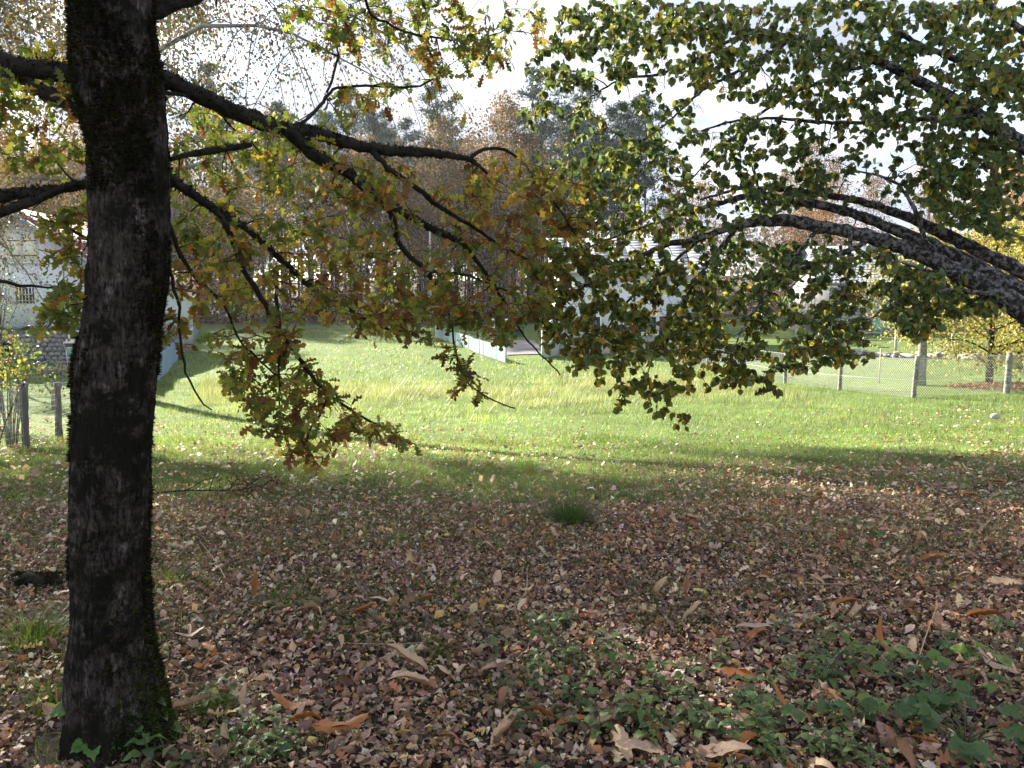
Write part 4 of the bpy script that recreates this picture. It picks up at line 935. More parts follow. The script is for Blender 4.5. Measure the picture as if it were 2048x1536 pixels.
t_ = np.linspace(0, 1, 40); sc_.tube(np.stack([Xc(1356) + t_ * .33 + .02 * np.sin(t_ * 30), np.full(40, CY - .03), Zc(665) + .05 * np.sin(t_ * 26) + .03 * np.sin(t_ * 11)], -1), .008, 4); sc_.build('wall_ornament', M_dark, ch, cb)
bal = MB().box((Xc(1374), CY - .45, Zc(607)), (1.1, .9, .1)); bal.build('balcony', M_conc, ch, cb)
for px_, m_, nm, lb in ((1371, M_blue, 'hanging_cloth', 'blue cloth hanging over the small balcony of the half hidden white house'), (1383, M_red, 'hanging_cloth', 'red cloth hanging beside the blue one on the small balcony')):
    p = Xc(px_); c_ = MB(); w_ = .32 if m_ is M_blue else .16; xs = np.linspace(p - w_ / 2, p + w_ / 2, 7)
    Vv = np.array([[x, CY - .93 - .02 * math.sin(i * 2.1), z] for z in (Zc(592), Zc(598), Zc(605)) for i, x in enumerate(xs)]); Tt = [(r_ * 7 + i, r_ * 7 + i + 1, (r_ + 1) * 7 + i + 1) for r_ in (0, 1) for i in range(6)] + [(r_ * 7 + i, (r_ + 1) * 7 + i + 1, (r_ + 1) * 7 + i) for r_ in (0, 1) for i in range(6)]
    c_.add(Vv, Tt); c_.add(Vv + [0, .012, 0], Tt); tag(c_.build(nm, m_), lb, 'cloth')
rl = MB(); rl.tube([(Xc(1360), CY - .9, Zc(592)), (Xc(1386), CY - .9, Zc(592))], .02, 5)
for q in np.linspace(1360, 1386, 7): rl.tube([(Xc(q), CY - .9, Zc(592)), (Xc(q), CY - .9, Zc(606))], .012, 4)
rl.build('railing', M_pole, ch, cb)
# outbuilding wall on its left, sunlit
ob = g3(Xc(1096), CY - 1); an = thing('garden_wall', ob, 'bright white sunlit garden wall at the left end of the half hidden house', 'wall')
MB().prism([(Xc(1082), CY - 2.2, -1.3), (Xc(1116), CY - .1, -1.3), (Xc(1116), CY - .1, Zc(632)), (Xc(1106), CY - .7, Zc(640)), (Xc(1082), CY - 2.2, Zc(655))], (-.05, .25, 0)).build('wall', M_white, an, ob)
MB().prism([(Xc(1082) - .03, CY - 2.24, Zc(655) + .003), (Xc(1106), CY - .74, Zc(640) + .003), (Xc(1106), CY - .74, Zc(640) + .07), (Xc(1082) - .03, CY - 2.24, Zc(655) + .07)], (-.06, .33, 0)).build('coping', M_conc, an, ob)
# bin with turquoise lid
bb = g3(Xc(1423), 45); bn = thing('slatted_bin', bb, 'dark slatted garden bin with a bright turquoise lid by the white house', 'bin')
sl_ = MB()
for q in range(9): MB().bbox((-.48 + q * .12, -.42, .33), (.10, .03, .66), .008).build('slat', M_dark, bn)
MB().box((0, 0, .32), (1.0, .78, .62)).build('body', M_dark, bn)
lid = MB(); lid.bbox((0, -.02, .72), (1.12, .94, .12), .04); lid.build('lid', M_turq, bn)
# asphalt drive, windbreak and gate
n = 9; xs = np.linspace(-.2, 2.2, n); ysr = np.linspace(46.5, 58, 12); Xg, Yg = np.meshgrid(xs, ysr); Zg = gh(Xg, Yg) + .05
Qd = np.array([[r_ * n + i, r_ * n + i + 1, (r_ + 1) * n + i + 1, (r_ + 1) * n + i] for r_ in range(11) for i in range(n - 1)])
tag(link('drive', np_mesh('drive', np.stack([Xg + (Yg - 43.5) * -.04, Yg, Zg], -1).reshape(-1, 3), Qd, M_asph)), kind='structure')
wb2 = g3(-.2, 42); w2 = thing('windbreak_fence', wb2, 'pale turquoise windbreak fence slanting down to the corner of the drive', 'fence')
A0, A1 = np.array([(872 - 1024) / F * 62, 62.0]), np.array([(1012 - 1024) / F * 42, 42.0]); npan = 7
for k in range(npan + 1):
    q = A0 + (A1 - A0) * k / npan; b = g3(*q); MB().tube([b - [0, 0, .2], b + [0, 0, 1.0]], .035, 7).build('post', M_conc, w2, wb2)
for k in range(npan):
    n = 22; t_ = np.linspace(k + .01, k + .99, n) / npan; xy = A0 + (A1 - A0) * t_[:, None]; xy = xy + rng.normal(0, .02, (n, 2)); zg = gh(xy[:, 0], xy[:, 1]); rows = [.03, .35, .65, .9]
    Vv = np.concatenate([np.column_stack([xy + [-.05, -.03], zg + h - (.04 * np.abs(np.sin(t_ * 160)) if h > 1 else 0)]) for h in rows]); q = np.arange(n - 1); Tt = []
    for i in range(3): Tt += [(i * n + a, i * n + a + 1, (i + 1) * n + a + 1) for a in q] + [(i * n + a, (i + 1) * n + a + 1, (i + 1) * n + a) for a in q]
    mm = MB(); mm.add(Vv, Tt); mm.add(Vv + [.005, .005, 0], [t[::-1] for t in Tt]); mm.build('cloth_panel', M_teal2, w2, wb2, True)
gb_ = g3(-1.2, 60); gate = thing('garden_gate', gb_, 'dark green double gate between two white pillars at the end of the drive', 'gate')
for px_ in (985, 1015):
    x = (px_ - 1024) / F * 60; p = MB().bbox((x, 60, gb_[2] + .68), (.34, .34, 1.5), .02).build('pillar', M_paint, gate, gb_); MB().bbox((x, 60, gb_[2] + 1.49), (.46, .46, .12), .03).build('cap', M_paint, p, gb_)
for xa_, xb_ in ((985, 1015), (1018, 1052)):
    a_, b_ = (xa_ - 1024) / F * 60 + .2, (xb_ - 1024) / F * 60 - .2; lf = MB()
    for z in (.25, 1.15): lf.box(((a_ + b_) / 2, 60, gb_[2] + z), (b_ - a_, .05, .06))
    lf = lf.build('leaf_frame', M_green, gate, gb_)
    for q in np.arange(a_ + .05, b_, .12): MB().box((q, 60.04, gb_[2] + .70), (.105, .02, 1.1)).build('board', M_green, lf, gb_)

# ------------------------------------------------------------------ stone house at the right
RY = 55.0
def Xr(px): return (px - 1024) / F * RY * .997
def Zr(py): return 1.6 + (620 - py) / F * RY
rb = g3(Xr(1742), RY); rb[2] -= .1
rh = thing('stone_house', rb, 'pale stone block house with slate roof and brown shutter behind the right garden', 'house')
x0, x1, z0, z1 = Xr(1655), Xr(1838), rb[2] - .3, Zr(572)
wl = MB().box(((x0 + x1) / 2, RY + 4, (z0 + z1) / 2), (x1 - x0, 8, z1 - z0)).build('wall', M_mortar, rh, rb)
bm_ = []
for wd in (.36, .44, .52): bm_.append((wd, MB().box((0, 0, 0), (wd - .025, .07, .225), jit=.008).mesh('stone_block', M_block)))
doorx = (Xr(1745), Xr(1775)); shx = (Xr(1690), Xr(1720))
z = z0 + .12
while z < z1 - .1:
    x = x0
    while x < x1 - .2:
        wd, mm = bm_[rng.integers(3)]; c_ = x + wd / 2
        blk = (doorx[0] - .22 < c_ < doorx[1] + .22 and z < Zr(633)) or (shx[0] - .22 < c_ < shx[1] + .22 and Zr(606) - .1 < z < Zr(575) + .1)
        if not blk and c_ < x1 - .1: link('stone_block', mm, wl, np.array([c_, RY - .01 + rng.normal(0, .006), z]) - rb)
        x += wd
    z += .245
win(1690, 1720, 576, 603, M_brown, RY, Xr, Zr, rh, rb, M_conc, 'shutter'); win(1746, 1774, 637, 668, M_seat, RY, Xr, Zr, rh, rb, M_conc, 'door'); 
MB().box((Xr(1704), RY - .04, Zr(636.5)), (1.2, .1, .16)).build('lintel', M_conc, rh, rb); MB().box((Xr(1704), RY - .045, Zr(640.5)), (1.0, .06, .14)).build('basement_window', M_brown, rh, rb)
rf = MB(); za = z1 + 3.0
for yy0, yy1 in ((RY - .5, RY + 4), (RY + 8.5, RY + 4)): rf.prism([(x0 - .4, yy0, z1), (x1 + .4, yy0, z1), (x1 + .4, yy1, za), (x0 - .4, yy1, za)], (0, 0, .1))
roof = rf.build('roof', M_slate, rh, rb)
sm = MB().prism([(-.15, 0, 0), (.15, 0, 0), (.15, .34, .225), (-.15, .34, .225)], (0, 0, .02)).mesh('slate', M_slate); slope = (za - z1) / 4.5; sl2 = MB()
for r_ in range(15):
    for k in range(24):
        x = x0 - .35 + (k + .5 * (r_ % 2)) * .305
        if x < x1 + .3:
            o = np.array([x + rng.normal(0, .01), RY - .5 + r_ * .30, z1 + .115 + r_ * .30 * slope + rng.normal(0, .006)])
            if r_ < 12 and k < 23: link('slate', sm, roof, o - rb)
MB().prism([(x0 - .003, RY + .03, z1 + .002), (x0 - .003, RY + 7.97, z1 + .002), (x0 - .003, RY + 4, za - .12)], (.15, 0, 0)).build('gable', M_white, rh, rb)
MB().bbox(((x0 + x1) / 2 + 1.6, RY + 4, za + .4), (.7, .7, 1.3), .03).build('chimney', M_block, roof, rb)
# neighbouring gable, pale and sunlit, seen between the leaves
nb = g3(Xr(1615), 60); nb_h = thing('pale_house', nb, 'pale pinkish rendered house end catching the sun left of the stone house', 'house')
xa_, xb_ = (1580 - 1024) / F * 60, (1648 - 1024) / F * 60; M_pink = solid('pink white render', (.70, .60, .57), .85, .05, 2)
MB().prism([(xa_, 60, nb[2] - .3), (xb_, 57, nb[2] - .3), (xb_, 57, nb[2] + 3.4), ((xa_ + xb_) / 2, 58.5, nb[2] + 4.9), (xa_, 60, nb[2] + 3.4)], (3.2, 6, 0)).build('wall', M_pink, nb_h, nb)
rp = MB(); mx_ = (xa_ + xb_) / 2
rp.prism([(mx_ - .1, 58.3, nb[2] + 4.93), (xb_ + .2, 56.7, nb[2] + 3.3), (xb_ + .2, 56.7, nb[2] + 3.45), (mx_ - .1, 58.3, nb[2] + 5.08)], (3.4, 6.4, 0)); rp.prism([(mx_ + .05, 58.3, nb[2] + 4.93), (xa_ - .2, 60.1, nb[2] + 3.3), (xa_ - .2, 60.1, nb[2] + 3.45), (mx_ + .05, 58.3, nb[2] + 5.08)], (3.4, 6.4, 0)); rp.build('roof', M_tile, nb_h, nb)
# clipped hedge
b = g3((1682 - 1024) / F * 47, 47); hg = thing('clipped_hedge', b, 'dark green clipped hedge in front of the stone house', 'hedge'); n = 5200; q = norm(rng.normal(0, 1, (n, 3))); q[:, 2] = np.abs(q[:, 2]); P = q * np.array([1.75, .7, .75]) * (.82 + .2 * fbm(q * 3, 1.0, 5)[:, None]) + [0, 0, .15]
Vv, Tt, c = scatter(*QUAD, frames(q + rng.normal(0, .8, (n, 3)), rng.normal(0, 1, (n, 3)), rng.uniform(.05, .11, n)), P, pick([(.03, .065, .025), (.045, .09, .03)], [1, 1], n)); link('foliage', np_mesh('foliage', Vv, Tt, M_far, c), hg)
st = MB()
for k in range(5): st.tube([(-1.3 + .65 * k, 0, -.1), (-1.3 + .65 * k, 0, .5)], .04, 6)
st.build('stems', M_farbark, hg)
# low dry wall with the concrete-post fence on it
def wline(t): return np.array([(1590 - 1024) / F * 42 + t * 10.5, 42 - t * 9.0])
wb3 = g3(*wline(.5)); lw = thing('low_stone_wall', wb3, 'low crumbling pale stone wall at the top of the right lawn', 'wall')
rk = [MB().ball((0, 0, 0), (1, .8, .62), 7, 4, .16).mesh('stone', M_rock) for _ in range(6)]
for k in range(74):
    t_ = rng.uniform(0, 1.15); p = wline(t_) + rng.normal(0, .05, 2); zz = rng.choice([.07, .22]); o = link('stone', rk[rng.integers(6)], lw, g3(*p) + [0, 0, zz] - wb3); s_ = rng.uniform(.13, .22); o.scale = (s_ * 1.4, s_, s_ * .8); o.rotation_euler = (rng.normal(0, .2), rng.normal(0, .2), rng.uniform(0, 6))
bk = MB()
for k in range(12): a_, b_ = wline(k / 10.4), wline((k + 1) / 10.4); c_ = g3(*((a_ + b_) / 2)); bk.box(c_ + [0, .22, .05], (1.36, .3, .34), math.atan2(-9.0, 10.5))
bk.build('earth_core', M_rock, lw, wb3)
fb3 = g3(*wline(.5)); f3 = thing('post_fence', fb3, 'concrete post and wire fence standing behind the low stone wall', 'fence'); tops = []
for k in range(7):
    p = wline(k / 6 * 1.1) + [.15, .30]; b = g3(*p); MB().bbox(b + [0, 0, .62], (.11, .11, 1.55), .015, .3).build('post', M_conc, f3, fb3); tops.append(b)
wr = MB()
for h in (.45, .85, 1.2): wr.tube([b + [0, -.07, h] for b in tops], .006, 4)
wr.build('wire', M_wire, f3, fb3)
# clothes pole
b = g3((1761 - 1024) / F * 27.5, 27.5); cp = thing('clothes_pole', b, 'thin wooden clothes pole with a short cross bar on the right lawn', 'pole')
MB().tube([(0, 0, -.1), (.02, 0, 1.27)], .024, 7).build('shaft', M_stalk, cp); MB().box((.12, 0, 1.29), (.42, .03, .03)).build('cross_bar', M_twig, cp)
# lichened tree, yellow bush and its red leaf bed
YG = [(.30, .27, .06), (.17, .20, .04), (.38, .28, .09), (.24, .19, .06)]
lt = gen_tree(5.2, .17, .32, 2.7, 16, 8, 5200, .085, BIR, YG, [2, 2, 1.5, 1], up=.5, droop=.55, spread=.22)
plant_tree('lichen_tree', tree_meshes(lt, M_lichenbark, M_hazel), g3((1845 - 1024) / F * 25.5, 25.5), .7, 1.0, 'lichen-crusted grey trunk with thin yellow-green crown behind the right fence')
bl = gen_tree(4.4, .10, .08, 2.9, 26, 8, 9500, .09, BIR, YG, [2.4, 1.6, 1.8, 1], up=.7, droop=.55, spread=.25)
plant_tree('yellow_bush', tree_meshes(bl, M_twig, M_hazel), g3(16.2, 26.0), 2.0, 1.2, 'broad yellow bush with dark spreading stems behind the mesh fence at right', cat_='bush')
plant_tree('yellow_bush', tree_meshes(bl, M_twig, M_hazel), g3(20.5, 31.0), 4.0, 1.2, 'second yellow bush behind, at the right edge above the mesh fence', cat_='bush')
n = 900; a = rng.uniform(0, 6.28, n); u = np.sqrt(rng.random(n)) * 1.9; x = 16.4 + np.cos(a) * u * 1.3; y = 24.6 + np.sin(a) * u * .7; Vv, Tt, c = multi_scatter(LIT, frames(rng.normal(0, 1, (n, 3)) * [1, 1, .2], np.array([0, 0, 1]) + rng.normal(0, .4, (n, 3)), rng.uniform(.06, .12, n)), np.stack([x, y, gh(x, y) + .04], -1), pick([(.24, .08, .05), (.32, .13, .07)], [1, 1], n))
tag(link('red_leaf_bed', np_mesh('red_leaf_bed', Vv, Tt, M_litter, c)), 'reddish fallen leaves under the yellow bush', 'fallen leaves', kind='stuff')
# brown trees behind at the far right
op = tree_meshes(gen_tree(11, .14, .15, 3.6, 24, 8, 6000, .17, [QUAD], [(.42, .22, .12), (.34, .16, .08), (.45, .30, .16)], [2, 1, 1], up=.9, droop=.3, spread=.4), M_farbark, M_far)
plant_tree('orange_tree', op, g3(33.5, 52), 0, 1.0, 'pale orange tree beyond the leaning stems at the right edge')
plant_tree('orange_tree', op, g3(26.5, 66), 2, .9, 'orange-leaved tree rising behind the roof of the stone house')

# ------------------------------------------------------------------ chain-link fence on the right
FL = [np.array(p) for p in ((7.95, 42.7), (8.5, 39.2), (9.1, 35.7), (9.66, 32.2), (10.24, 28.7), (10.8, 25.2), (11.4, 21.7), (14.5, 22.4), (17.7, 23.2), (20.9, 24.0))]
cbs = g3(*FL[6]); cf = thing('chain_link_fence', cbs, 'galvanised chain-link fence on rough posts round the right lawn', 'fence')
for k, p in enumerate(FL):
    b = g3(*p); o = MB(); zz = np.linspace(-.2, 1.2, 10); r_ = .085 if k == 7 else .068; o.tube(np.stack([b[0] + (.05 if k == 6 else .01) * zz + rng.normal(0, .004, 10), np.full(10, b[1]), b[2] + zz], -1), r_ * (1 + rng.normal(0, .05, 10)), 8, .06); o.build('post', M_lichenbark, cf, cbs, True)
for p, q in zip(FL[:-1], FL[1:]):
    a_, b_ = g3(*p), g3(*q); L = np.linalg.norm(q - p); Hh = 1.1; u = (b_ - a_) / L; pit = .085; mm = MB(); nrm_ = np.array([-u[1], u[0], 0]) * .003
    pp = []
    for k in np.arange(-Hh, L, pit):
        for s_ in (1, -1):
            t0, t1 = max(0, -k), min(Hh, L - k)
            if t1 - t0 < .03: continue
            z0_, z1_ = (t0, t1) if s_ > 0 else (Hh - t0, Hh - t1)
            pp.append(tube_arrays([a_ + u * (k + t0) + [0, 0, z0_ + .02] + nrm_ * s_, a_ + u * (k + t1) + [0, 0, z1_ + .02] + nrm_ * s_], [.0027, .0027], 3, 0, False))
    mm.p += pp; mm.build('wire_mesh', M_wire, cf, cbs)
wr = MB()
for h in (.50, 1.13): wr.tube([g3(*p) + [0, -.07, h] for p in FL], .0045, 4)
wr.build('line_wire', M_wire, cf, cbs)

# ------------------------------------------------------------------ grass
def wedge(n, y0, y1, pw=1.0, margin=1.4, k=.72):
    """points over the ground the camera sees, y-density ~ y**(pw-1) * width"""
    y = (y0 ** (pw + 1) + rng.random(n) * (y1 ** (pw + 1) - y0 ** (pw + 1))) ** (1 / (pw + 1)); x = (rng.random(n) * 2 - 1) * (k * y + margin); return x, y
def litter_w(x, y):
    P = np.stack([x, y, 0 * x], -1); return 1 - sstep(6.2, 9.6, y - .27 * np.clip(x, -5, 12) + (fbm(P, .35, 9) - .5) * 4)
def inside(x, y):   # open field or lawn, not under a house or on the drive
    return ~((x > -33) & (x < -20.5) & (y > 41.7)) & ~((x > 2.6) & (x < 12) & (y > 45.8)) & ~((x > -.6) & (x < 2.2) & (y > 46.2))
def blades(x, y, h, w, cols, bend=.5, tm=None):
    n = len(x); z = gh(x, y); P = np.stack([x, y, z - .01], -1); a = rng.uniform(0, 2 * math.pi, n)
    sd = np.stack([np.cos(a), np.sin(a), 0 * a], -1); ln = np.stack([-np.sin(a), np.cos(a), 0 * a], -1) * (bend * rng.uniform(.1, 1.3, n))[:, None]
    tv, tt = tm or BLADE; k = len(tv); hh = h[:, None]; V = np.zeros((n, k, 3))
    for i in range(k):
        u = tv[i, 1]; V[:, i] = P + sd * (tv[i, 0] * w)[:, None] + hh * (np.array([0, 0, 1]) * (u - .18 * u * u * bend) + ln * u ** 1.8)
    T = tt[None] + (np.arange(n) * k)[:, None, None]
    return V.reshape(-1, 3), T.reshape(-1, 3), np.repeat(cols, k, 0)
GR = [(.095, .155, .045), (.125, .185, .06), (.165, .205, .085), (.27, .25, .15)]
def field_grass(n, y0, y1, hh, ww, pw, keep=None, seed=0, rough=1.0, pal=GR, w=(3, 3, 2, .7)):
    x, y = wedge(n, y0, y1, pw); ok = inside(x, y)
    if keep is not None: ok &= keep(x, y)
    x, y = x[ok], y[ok]; P = np.stack([x, y, 0 * x], -1)
    nz = fbm(P, .45, 60 + seed, 3); mown = (x < FENX(y)) | ((x > np.interp(y, [21.7, 42.7], [11.4, 7.95])) & (y > 21.7))
    tall = np.exp(-((y - 27 - 1.2 * np.sin(x * .35)) / 5.0) ** 2) * (x < 9) * (x > FENX(y) + 2) * 2.8 * sstep(.34, .5, nz) + .5 * sstep(.5, .7, nz)
    h = hh * rng.uniform(.5, 1.25, len(x)) * (1 + tall * rough) * np.where(mown, .6, 1)
    h = h * (1 + (1.1 if rough else 0) * sstep(.56, .72, fbm(P, 1.5, 91, 2)) * (~mown)); c = pick(pal, w, len(x), .2); dry = np.clip(tall * .35, 0, .6) * (~mown)
    c = c * (1 - dry[:, None]) + np.array([.25, .23, .17]) * dry[:, None] * rng.uniform(.6, 1.3, (len(x), 1)); c = c * (.42 + 1.15 * fbm(P, 1.1, 77, 3) * (.6 + .8 * fbm(P, .3, 78, 2)))[:, None]
    return blades(x, y, h, ww * rng.uniform(.6, 1.3, len(x)), c, .7, BLADE1 if y0 > 12 else BLADE2)
lit_keep = lambda x, y: rng.random(len(x)) > .80 * litter_w(x, y)
parts = [field_grass(190000, 5.0, 15, .060, .006, 1.0, lit_keep), field_grass(150000, 14, 32, .085, .012, .75), field_grass(130000, 30, 84, .11, .032, .6)]
V, T, c = cat(parts); tag(link('field_grass', np_mesh('field_grass', V, T, M_grass, c)), 'bright sunlit rough grass of the field and lawns', 'grass', kind='stuff')
# sparse grass among the leaves in the shade
x, y = wedge(230000, 1.0, 10, .9, 1.0); P = np.stack([x, y, 0 * x], -1); nz = fbm(P, 1.3, 83, 3)
leftness = sstep(1.2, -2.2, x) * .16 + .14 * np.exp(-((x + .35) ** 2 + (y - 4.1) ** 2) / .7) + .2 * np.exp(-((x + 2.6) ** 2 + (y - 3.6) ** 2) / .6)
ok = (nz + leftness + .15 * sstep(3.2, 6.5, y) + rng.normal(0, .06, len(x)) > .600); x, y = x[ok], y[ok]
pr = blades(x, y, rng.uniform(.03, .11, len(x)), rng.uniform(.002, .0045, len(x)), pick([(.075, .11, .03), (.105, .145, .04), (.18, .17, .09), (.28, .23, .14)], [3, 2, 1.4, 1], len(x)), 1.0, BLADE2)
tag(link('shade_grass', np_mesh('shade_grass', pr[0], pr[1], M_grass, pr[2])), 'thin grass growing up through the fallen leaves in the shade', 'grass', kind='stuff')
# tufts one can point at
def tuft(px, py, n, hh, r, label, pal=((.04, .075, .022), (.055, .10, .03)), bend=.9):
    b = gpt(px, py); t = thing('grass_tuft', b, label, 'grass tuft'); a = rng.uniform(0, 6.28, n); u = r * np.sqrt(rng.random(n)) * .45; P = np.stack([np.cos(a) * u, np.sin(a) * u, 0 * a], -1)
    h = hh * np.clip(rng.lognormal(-.25, .42, n), .25, 1.7); w = rng.uniform(.0022, .0055, n); ln = np.stack([np.cos(a), np.sin(a), 0 * a], -1) * (bend * (u / r * 1.6 + rng.uniform(-.2, .9, n)))[:, None] * np.array([1, 1, 1]) + rng.normal(0, .25, (n, 3)) * [1, 1, 0]; sd = np.stack([-np.sin(a), np.cos(a), 0 * a], -1)
    S_ = np.linspace(0, 1, 5); V = np.stack([P + sd * (s_ * w * (1 - u_) * .5)[:, None] + h[:, None] * (np.array([0, 0, 1]) * (u_ - .35 * u_ ** 2) + ln * u_ ** 1.7) for u_ in S_ for s_ in (np.full(n, -1.), np.full(n, 1.))], 1)
    tt = np.array([[2 * i, 2 * i + 1, 2 * i + 3] for i in range(4)] + [[2 * i, 2 * i + 3, 2 * i + 2] for i in range(4)]); T = tt[None] + (np.arange(n) * 10)[:, None, None]
    link('blades', np_mesh('blades', V.reshape(-1, 3), T.reshape(-1, 3), M_grass, np.repeat(pick(list(pal), [1] * len(pal), n), 10, 0)), t)
tuft(1140, 1048, 900, .26, .32, 'dark green dense grass tuft alone on the brown leaves in mid-picture')
LG = ((.07, .13, .025), (.10, .16, .03), (.16, .17, .06))
tuft(560, 1215, 240, .15, .22, 'bright green grass clump right of the oak with an upright brown leaf in it', LG)
tuft(60, 1290, 420, .20, .30, 'lush long grass clump at the left edge below the mossy log', LG); tuft(430, 1425, 200, .13, .14, 'green grass clump close to the mossy foot of the oak', LG)
tuft(345, 1165, 200, .13, .2, 'green grass clump just right of the trunk at mid height', LG); tuft(1060, 945, 300, .16, .5, 'sunlit bright green clump at the shade edge, in front of the field', ((.09, .17, .03), (.12, .2, .04)), .6); tuft(800, 1085, 60, .1, .08, 'small yellow-green seedling clump in the leaves left of the dark tuft', ((.22, .28, .04),))
tuft(120, 1420, 220, .14, .25, 'low green grass clump left of the foot of the oak', LG); tuft(870, 1310, 120, .11, .1, 'thin pale grass clump among the leaves in the lower middle', LG); tuft(1230, 1120, 120, .08, .2, 'short olive grass patch right below the dark tuft', LG)

# ------------------------------------------------------------------ fallen leaves
LCOL = [(.13, .080, .058), (.245, .148, .10), (.35, .23, .155), (.50, .36, .245), (.38, .18, .075), (.58, .42, .15), (.62, .51, .37)]
def litter(n, y0, y1, pw, size, dens, lift, w, margin=1.0, tm=None):
    x, y = wedge(n, y0, y1, pw, margin); ok = rng.random(n) < dens(x, y) * (.5 + 1.0 * fbm(np.stack([x, y, 0 * x], -1), 1.9, 66, 2)); ok &= np.hypot(x - OB[0], y - OB[1]) > .17; x, y = x[ok], y[ok]; n = len(x)
    P = np.stack([x, y, gh(x, y) + rng.uniform(.002, lift, n)], -1)
    Nn = np.array([0, 0, 1.0]) + rng.normal(0, .55, (n, 3)); a = rng.uniform(0, 6.28, n); ax = np.stack([np.cos(a), np.sin(a), rng.normal(0, .45, n)], -1)
    return multi_scatter(tm or LIT + LITO[:1], frames(ax, Nn, size * np.clip(np.exp(rng.normal(-.05, .42, n)), .4, 2.4)), P, pick(LCOL, w, n, .22))
parts = [litter(140000, 3.9, 6.6, 1.0, .0235, lambda x, y: .95 * litter_w(x, y) * np.where(x < -1.2, .75, 1), .035, [3, 4, 3, 1.6, 1.0, .4, 1.2], 1.0, LITF),
         litter(60000, .9, 4.0, .6, .028, lambda x, y: .95 * litter_w(x, y) * np.where(x < -1.2, .75, 1), .035, [3, 4, 3, 1.6, 1.0, .35, 1.2]),
         litter(100000, 6, 14, .9, .031, lambda x, y: .85 * litter_w(x, y) + .05, .04, [2, 3, 3, 2, 1.2, .6, 1.4], 1.5, LITF),
         litter(26000, 7.5, 20, .6, .050, lambda x, y: (.7 * sstep(1.5, -4, x - .1 * y) + .16 + .25 * sstep(5, 9, x)) * sstep(20, 11, y + .25 * x * (x < 0) - .3 * np.clip(x, 0, 9)), .075, [.3, 1, 1.6, 2, 1.6, 2.4, 2.6], 2.0, LITF)]
x, y = wedge(2600, 1.2, 7.5, .5, .6); ok = np.hypot(x - OB[0], y - OB[1]) > .25; x, y = x[ok], y[ok]; n = len(x); a = rng.uniform(0, 6.28, n)
parts.append(multi_scatter(OAK, frames(np.stack([np.cos(a), np.sin(a), rng.normal(0, .35, n)], -1), np.array([0, 0, 1.0]) + rng.normal(0, .5, (n, 3)), rng.uniform(.05, .095, n)), np.stack([x, y, gh(x, y) + rng.uniform(.02, .045, n)], -1), pick(LCOL, [1.5, 3, 3, 2.2, 1.6, .4, 1.6], n, .2)))
V, T, c = cat(parts); tag(link('leaf_litter', np_mesh('leaf_litter', V, T, M_litter, c)), 'brown carpet of small fallen leaves over the shaded ground', 'fallen leaves', kind='stuff')
# big sweet-chestnut leaves, one object each
def chest_mesh(curl, roll, tw, colr):
    k = 12; V = []; T = []
    for i in range(k + 1):
        u = i / k; wv = .135 * math.sin(math.pi * min(1, u * .93 + .05)) ** .75 * (1 + (.16 if i % 2 else -.06)); y_ = u; z_ = -curl * (u - .45) ** 2 + .03 * math.sin(u * 9)
        a = tw * (u - .5)
        for s_ in (-1, 0, 1):
            xx = s_ * wv * math.cos(roll * .7); zz = abs(s_) * wv * math.sin(roll) ; V.append((xx * math.cos(a) - zz * math.sin(a), y_, z_ + xx * math.sin(a) + zz * math.cos(a)))
    for i in range(k):
        for s_ in (0, 1): q = i * 3 + s_; T += [(q, q + 1, q + 4), (q, q + 4, q + 3)]
    V = np.array(V) - [0, .45, 0]; V = V * .20; c = np.tile(np.array(colr), (len(V), 1)); c[1::3] *= 1.15
    return np_mesh('chestnut_leaf', V, np.array(T), M_chest, c)
CK = [('rusty orange-brown', (.32, .125, .04)), ('pale tan', (.50, .35, .22)), ('mid brown', (.26, .13, .07)), ('dusty pinkish tan', (.42, .28, .19))]
CM = {nm: [chest_mesh(cu, ro, tw, co) for cu, ro, tw in ((.3, .2, .3), (.9, .9, .6), (-.5, -.5, -.4), (1.4, .6, 1.0), (.1, 1.2, -.3))] for nm, co in CK}
def chestnut(p, rz, size, kind, label, group, tilt=.25, lift=.03):
    o = link('chestnut_leaf', CM[kind][rng.integers(5)], None, np.array(p) + [0, 0, lift]); o.rotation_euler = (rng.normal(0, tilt), rng.normal(0, tilt), rz); o.scale = (size,) * 3
    return tag(o, label, 'fallen leaf', group)
GRP = 'large chestnut leaves scattered over the leaf litter'
